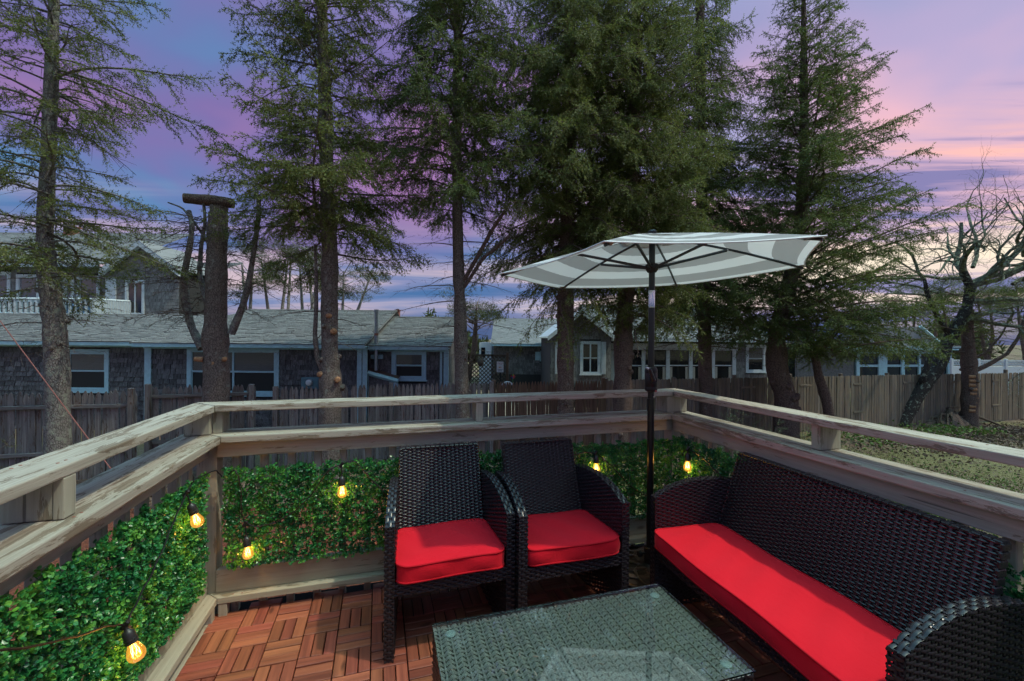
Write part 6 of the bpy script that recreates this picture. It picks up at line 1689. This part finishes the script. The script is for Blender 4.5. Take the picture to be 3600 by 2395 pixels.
# far pines with pale bare stems behind the cottage, and dark ones beyond the sun room
def far_pine(label, u, vtop, vcl, d, spread, g, name='pine_tree', nst=3, mat='pine_far', clumps=16, bark='bark_far', leaf=.16, group='far pines'):
    base = HP(HA(u, d), d, GZ); t = thing(name, label, 'tree', tuple(base), group=group)
    mb = MB(); heads = []
    for s_ in range(nst):
        top = HP(HA(u, d) + g.uniform(-1, 1) * spread, d + g.uniform(-1, 1), HZ(vtop, d, u) * g.uniform(.8, 1.0))
        mid = base * .5 + top * .5 + RV * g.normal(0, .3 * spread)
        bark_tube(mb, [base + RV * (s_ - nst / 2) * .3, mid, top], [.17, .12, .05], 8, g)
        for k in range(9):
            x = g.uniform(.45, 1.0); q = mid * (1 - x) + top * x; a = g.uniform(0, 2 * PI); L = g.uniform(.8, 2.0)
            e = q + np.array([math.cos(a), math.sin(a), g.uniform(.1, .8)]) * L
            mb.tube([q, (q + e) / 2 + g.normal(0, .12, 3), e], [.045, .03, .014], 4, False); heads.append(e)
            for j in range(3): f = e + g.normal(0, .5, 3); mb.tube([e, f], [.014, .006], 3, False)
    mb.build('trunk', bark, t, True, 70, world=True)
    T_ = []
    zlo = HZ(vcl, d, u)
    for k in range(clumps):
        c_ = heads[int(g.integers(len(heads)))] + g.normal(0, .35, 3)
        n = 210; r_ = unit(g.normal(size=(n, 3))) * g.uniform(.2, 1, (n, 1)) ** .5 * np.array([.85, .85, .42]) * g.uniform(.7, 1.2)
        T_.append(needle_tris(c_ + r_, unit(r_ + np.array([0, 0, .4])), np.full(n, .22), 5, leaf * .6, leaf * .22, g))
    tri_obj(T_, 'crown', mat, t)
for k, (u, vt, d, sp_, lb) in enumerate(((880, 880, 30, 1.2, 'pale-stemmed pine showing between the dead trunk and the knotty spruce'), (985, 850, 31, 1.6, 'pale-stemmed pine rising behind the middle of the cottage roof'),
                                   (1085, 870, 32, 1.5, 'pale-stemmed pine close behind the thin curved stem'), (1230, 905, 31, 1.7, 'bushy pine behind the knotty spruce, beside the open sky'))):
    far_pine(lb, u, vt, 1050, d, sp_, G(130 + k), clumps=22 if k == 3 else 12)
for k, (u, vt, d, lb) in enumerate(((3300, 1000, 36, 'dark pine behind the sunroom roof'), (3200, 1010, 38, 'dark pine rising over the sunroom gable'), (3480, 1020, 37, 'dark pine beyond the white fence'), (3620, 1000, 36, 'dark pine at the edge of the view beyond the white fence'),
                             (1650, 1085, 30, 'low bushy pine beside the distant small house'), (2800, 1060, 36, 'pine between the porch house and the sunroom house'))):
    far_pine(lb, u, vt, 1100, d, 1.0, G(140 + k), nst=2, mat='needles_deep' if k < 4 else 'pine_far', bark='bark_red', clumps=14)
# tree line closing the horizon
g = G(150); n = 12000
a = g.uniform(-75, 75, n); P = np.stack([a, np.zeros(n), np.zeros(n)], 1)
dd_ = 62 + 8 * np.sin(a * .2) + g.uniform(-3, 3, n); hgt = 3.2 + 1.6 * np.sin(a * .37) + 1.1 * np.sin(a * 1.13 + 1) + .6 * np.sin(a * 2.9)
P = RV * a[:, None] + FV * dd_[:, None] + ZV * (GZ + g.uniform(0, 1, n) ** .8 * np.maximum(hgt, .8))[:, None]
V = needle_tris(P, unit(g.normal(size=(n, 3)) + [0, 0, .5]), np.full(n, .9), 4, .8, .45, g)
mesh_obj('distant_treeline', np_mesh('distant_treeline', V, np.arange(len(V)).reshape(-1, 3)), 'pine_far', kind='stuff')

# ------------------------------------------------------------------ shrubs and ground cover
def shrub(name, label, base, n_st, h, spread, g, mat, stem='twig', K=10, nl=.02, w=.009, per=26, lens=(.06, .16), up=.8, cat='shrub'):
    t = thing(name, label, cat, tuple(base)); mb = MB(); P, D, L = [], [], []
    for s_ in range(n_st):
        a = g.uniform(0, 2 * PI); out = g.uniform(.2, 1) * spread; hh = h * g.uniform(.45, 1.05) * (1 - .35 * out / spread)
        d = np.array([math.cos(a), math.sin(a), 0]); ts_ = np.linspace(0, 1, 6)
        pts = base + np.outer(ts_ ** 1.1 * out, d) + np.outer(ts_ * hh * (1.1 - .25 * ts_), [0, 0, 1]) + g.normal(0, .02, (6, 3))
        mb.tube(pts, np.linspace(.012, .003, 6), 4, False)
        for k in range(per):
            x = g.uniform(.25, 1); q = np.array([np.interp(x, ts_, pts[:, j]) for j in range(3)])
            dr = unit(d * g.uniform(.1, 1.0) + g.normal(0, .55, 3) + np.array([0, 0, up * g.uniform(-.1, .8)])); l = g.uniform(.12, .36) * (1.15 - .5 * x)
            mb.tube([q, q + dr * l], [.004, .0015], 3, False)
            for j in range(6):
                y = (j + .6) / 6; P.append(q + dr * l * y); D.append(dr + g.normal(0, .55, 3)); L.append(g.uniform(*lens))
    mb.build('stems', stem, t, False, world=True, kind='stuff')
    tri_obj([needle_tris(np.array(P), np.array(D), np.array(L), K, nl, w, g)], 'foliage', mat, t)
    return t
jb_ = onz(2860, 1640, GZ) * [1, 1, 0] + [0, 0, GZ]
shrub('juniper_shrub', 'grey-green juniper shrub with feathery sprays just outside the deck railing by the sofa', np.array([6.3, 6.3, GZ]), 34, 2.15, 1.35, G(160), 'juniper', per=22, K=9, nl=.022, w=.011)
shrub('juniper_shrub', 'low straggling juniper branch growing against the stockade fence', np.array([8.9, 6.9, GZ]), 12, 1.35, 1.0, G(161), 'juniper', per=20, K=9, nl=.022, w=.011)
shrub('twiggy_shrub', 'yellow-green twiggy shrub at the edge of the view before the picket fence', np.array([-6.55, 8.6, GZ]), 22, 1.95, 1.1, G(162), 'weed', per=13, K=5, nl=.02, w=.012, up=.6)
# lawn side: dry grass, low green plants, fallen leaves
def patch(n, cx, cy, sx, sy, g, ln, wd, lift, tilt):
    P = np.stack([g.normal(cx, sx, n), g.normal(cy, sy, n), np.zeros(n)], 1); P[:, 2] = ground_z(P[:, 0], P[:, 1]) + g.uniform(0, 1, n) * lift
    A = unit(g.normal(size=(n, 3)) * [1, 1, tilt]) * ln * g.uniform(.5, 1.2, (n, 1)); B = unit(np.cross(A, g.normal(size=(n, 3)))) * wd * g.uniform(.6, 1.2, (n, 1))
    return P, A, B
g = G(170)
pats = [patch(4200, 7.2, 5.2, 1.3, .9, g, .026, .017, .32, .6), patch(5600, 9.5, 5.2, 1.5, 1.0, g, .026, .017, .30, .6), patch(2200, 6.0, 3.6, 1.0, .8, g, .032, .02, .30, .6), patch(1200, 4.6, 4.4, .8, 1.0, g, .03, .02, .3, .6),
        patch(900, 14.5, 9.3, 1.3, .5, g, .05, .03, .28, .6), patch(500, 17.6, 9.2, .9, .4, g, .05, .03, .22, .6), patch(700, 3.2, 2.6, .5, .9, g, .022, .015, .9, .6), patch(900, 3.0, 1.2, .5, .9, g, .022, .015, .7, .6)]
leaf_cloud(np.concatenate([p[0] for p in pats]), np.concatenate([p[1] for p in pats]), np.concatenate([p[2] for p in pats]), 'ground_cover', 'herb', fold=.2)
n = 70000; P = np.stack([2.3 + 20 * g.uniform(0, 1, n) ** 1.5, g.uniform(-2, 8.6, n), np.zeros(n)], 1)
keep = np.sin(P[:, 0] * .9 + 1) * np.sin(P[:, 1] * .7) + g.normal(0, .5, n) > -.25; P = P[keep]; n = len(P); P[:, 2] = ground_z(P[:, 0], P[:, 1])
D = unit(g.normal(0, .55, (n, 3)) + [0, 0, .9]); S = unit(np.cross(D, g.normal(size=(n, 3)))) * g.uniform(.004, .009, (n, 1)); H_ = g.uniform(.04, .14, (n, 1))
V = np.stack([P - S, P + S, P + D * H_], 1).reshape(-1, 3)
mesh_obj('grass', np_mesh('grass', V, np.arange(len(V)).reshape(-1, 3)), 'grass', kind='stuff')
q1 = patch(5200, 18.5, 8.6, 3.0, .9, g, .045, .028, .05, .35); q2 = patch(5200, 12, 7.0, 5.0, 2.0, g, .030, .018, .03, .35); q3 = patch(2500, -3, 8.8, 3.0, 1.0, g, .05, .03, .04, .35)
leaf_cloud(np.concatenate([q1[0], q2[0], q3[0]]), np.concatenate([q1[1], q2[1], q3[1]]), np.concatenate([q1[2], q2[2], q3[2]]), 'fallen_leaves', 'dry_leaf', fold=.15)
n = 500; P = np.stack([g.uniform(5, 22, n), g.uniform(3, 9.6, n), np.zeros(n)], 1); P[:, 2] = ground_z(P[:, 0], P[:, 1]) + .015
mb = MB()
for p in P:
    a = g.uniform(0, 2 * PI); L = g.uniform(.08, .45); d = np.array([math.cos(a), math.sin(a), g.normal(0, .12)])
    mb.tube([p - d * L / 2, p + g.normal(0, .03, 3) + [0, 0, .02], p + d * L / 2], g.uniform(.003, .009), 3, False)
mb.build('fallen_twigs', 'twig', None, False, kind='stuff')
# root mound, boulder and stump by the far trunk
g = G(180)
rm = thing('root_mound', 'tangle of torn brown roots and soil at the foot of the half-dead spruce', 'stump', tuple(onz(3330, 1500, GZ)))
c_ = onz(3330, 1492, GZ); mb = MB()
n, m = 10, 22; V_ = []
for i in range(n + 1):
    for j in range(m):
        a = 2 * PI * j / m; r_ = i / n; hgt = .48 * (1 - r_ ** 2) * (1 + .35 * math.sin(a * 3 + 1) + g.normal(0, .10))
        V_.append(c_ + np.array([math.cos(a) * r_ * 1.35, math.sin(a) * r_ * .65, hgt - .06]))
i, j = np.meshgrid(np.arange(n), np.arange(m), indexing='ij')
mb.raw(V_, np.stack([i * m + j, i * m + (j + 1) % m, (i + 1) * m + (j + 1) % m, (i + 1) * m + j], -1).reshape(-1, 4)).build('mound', 'bark_red', rm, True, 80, world=True)
mb = MB()
for k in range(26):
    a = g.uniform(0, 2 * PI); d = np.array([math.cos(a), math.sin(a) * .5, 0]); p0 = c_ + d * g.uniform(.1, .5) + [0, 0, g.uniform(.2, .4)]
    mb.tube([p0, p0 + d * g.uniform(.3, .6) + [0, 0, g.uniform(-.05, .2)], p0 + d * g.uniform(.7, 1.2) + [0, 0, -.35]], [.05, .035, .012], 6)
mb.tube([c_ + [.5, -.3, .45], c_ + [1.0, -.5, .25], c_ + [1.5, -.8, .0]], [.05, .045, .03], 7)
mb.build('roots', 'driftwood', rm, True, 70, world=True, kind='stuff')
bo = thing('boulder', 'dark grey boulder lying against the stockade fence between two trunks', 'rock', tuple(onz(3300, 1470, GZ)))
c_ = onz(3298, 1472, GZ); mb = MB(); n, m = 10, 16; V_ = []
for i in range(n + 1):
    th = PI * i / n
    for j in range(m):
        ph = 2 * PI * j / m; r_ = 1 + .18 * math.sin(3 * ph + th * 2) + g.normal(0, .05)
        V_.append(c_ + np.array([math.sin(th) * math.cos(ph) * .62 * r_, math.sin(th) * math.sin(ph) * .4 * r_, .08 + math.cos(th) * .34 * r_ + .18 * math.sin(th) * math.cos(ph)]))
i, j = np.meshgrid(np.arange(n), np.arange(m), indexing='ij')
mb.raw(V_, np.stack([i * m + j, (i + 1) * m + j, (i + 1) * m + (j + 1) % m, i * m + (j + 1) % m], -1).reshape(-1, 4)).build('rock_body', 'stone', bo, True, 50, world=True)
# low weeds that poke up behind the sofa railing
shrub('bramble', 'small leafy bramble reaching up between the balusters behind the sofa', np.array([2.25, 1.2, GZ]), 10, 2.35, .55, G(181), 'herb', per=9, K=4, nl=.045, w=.03, lens=(.05, .12), up=.9)
print('needle triangles', NT_TRI, sum(NT_TRI))
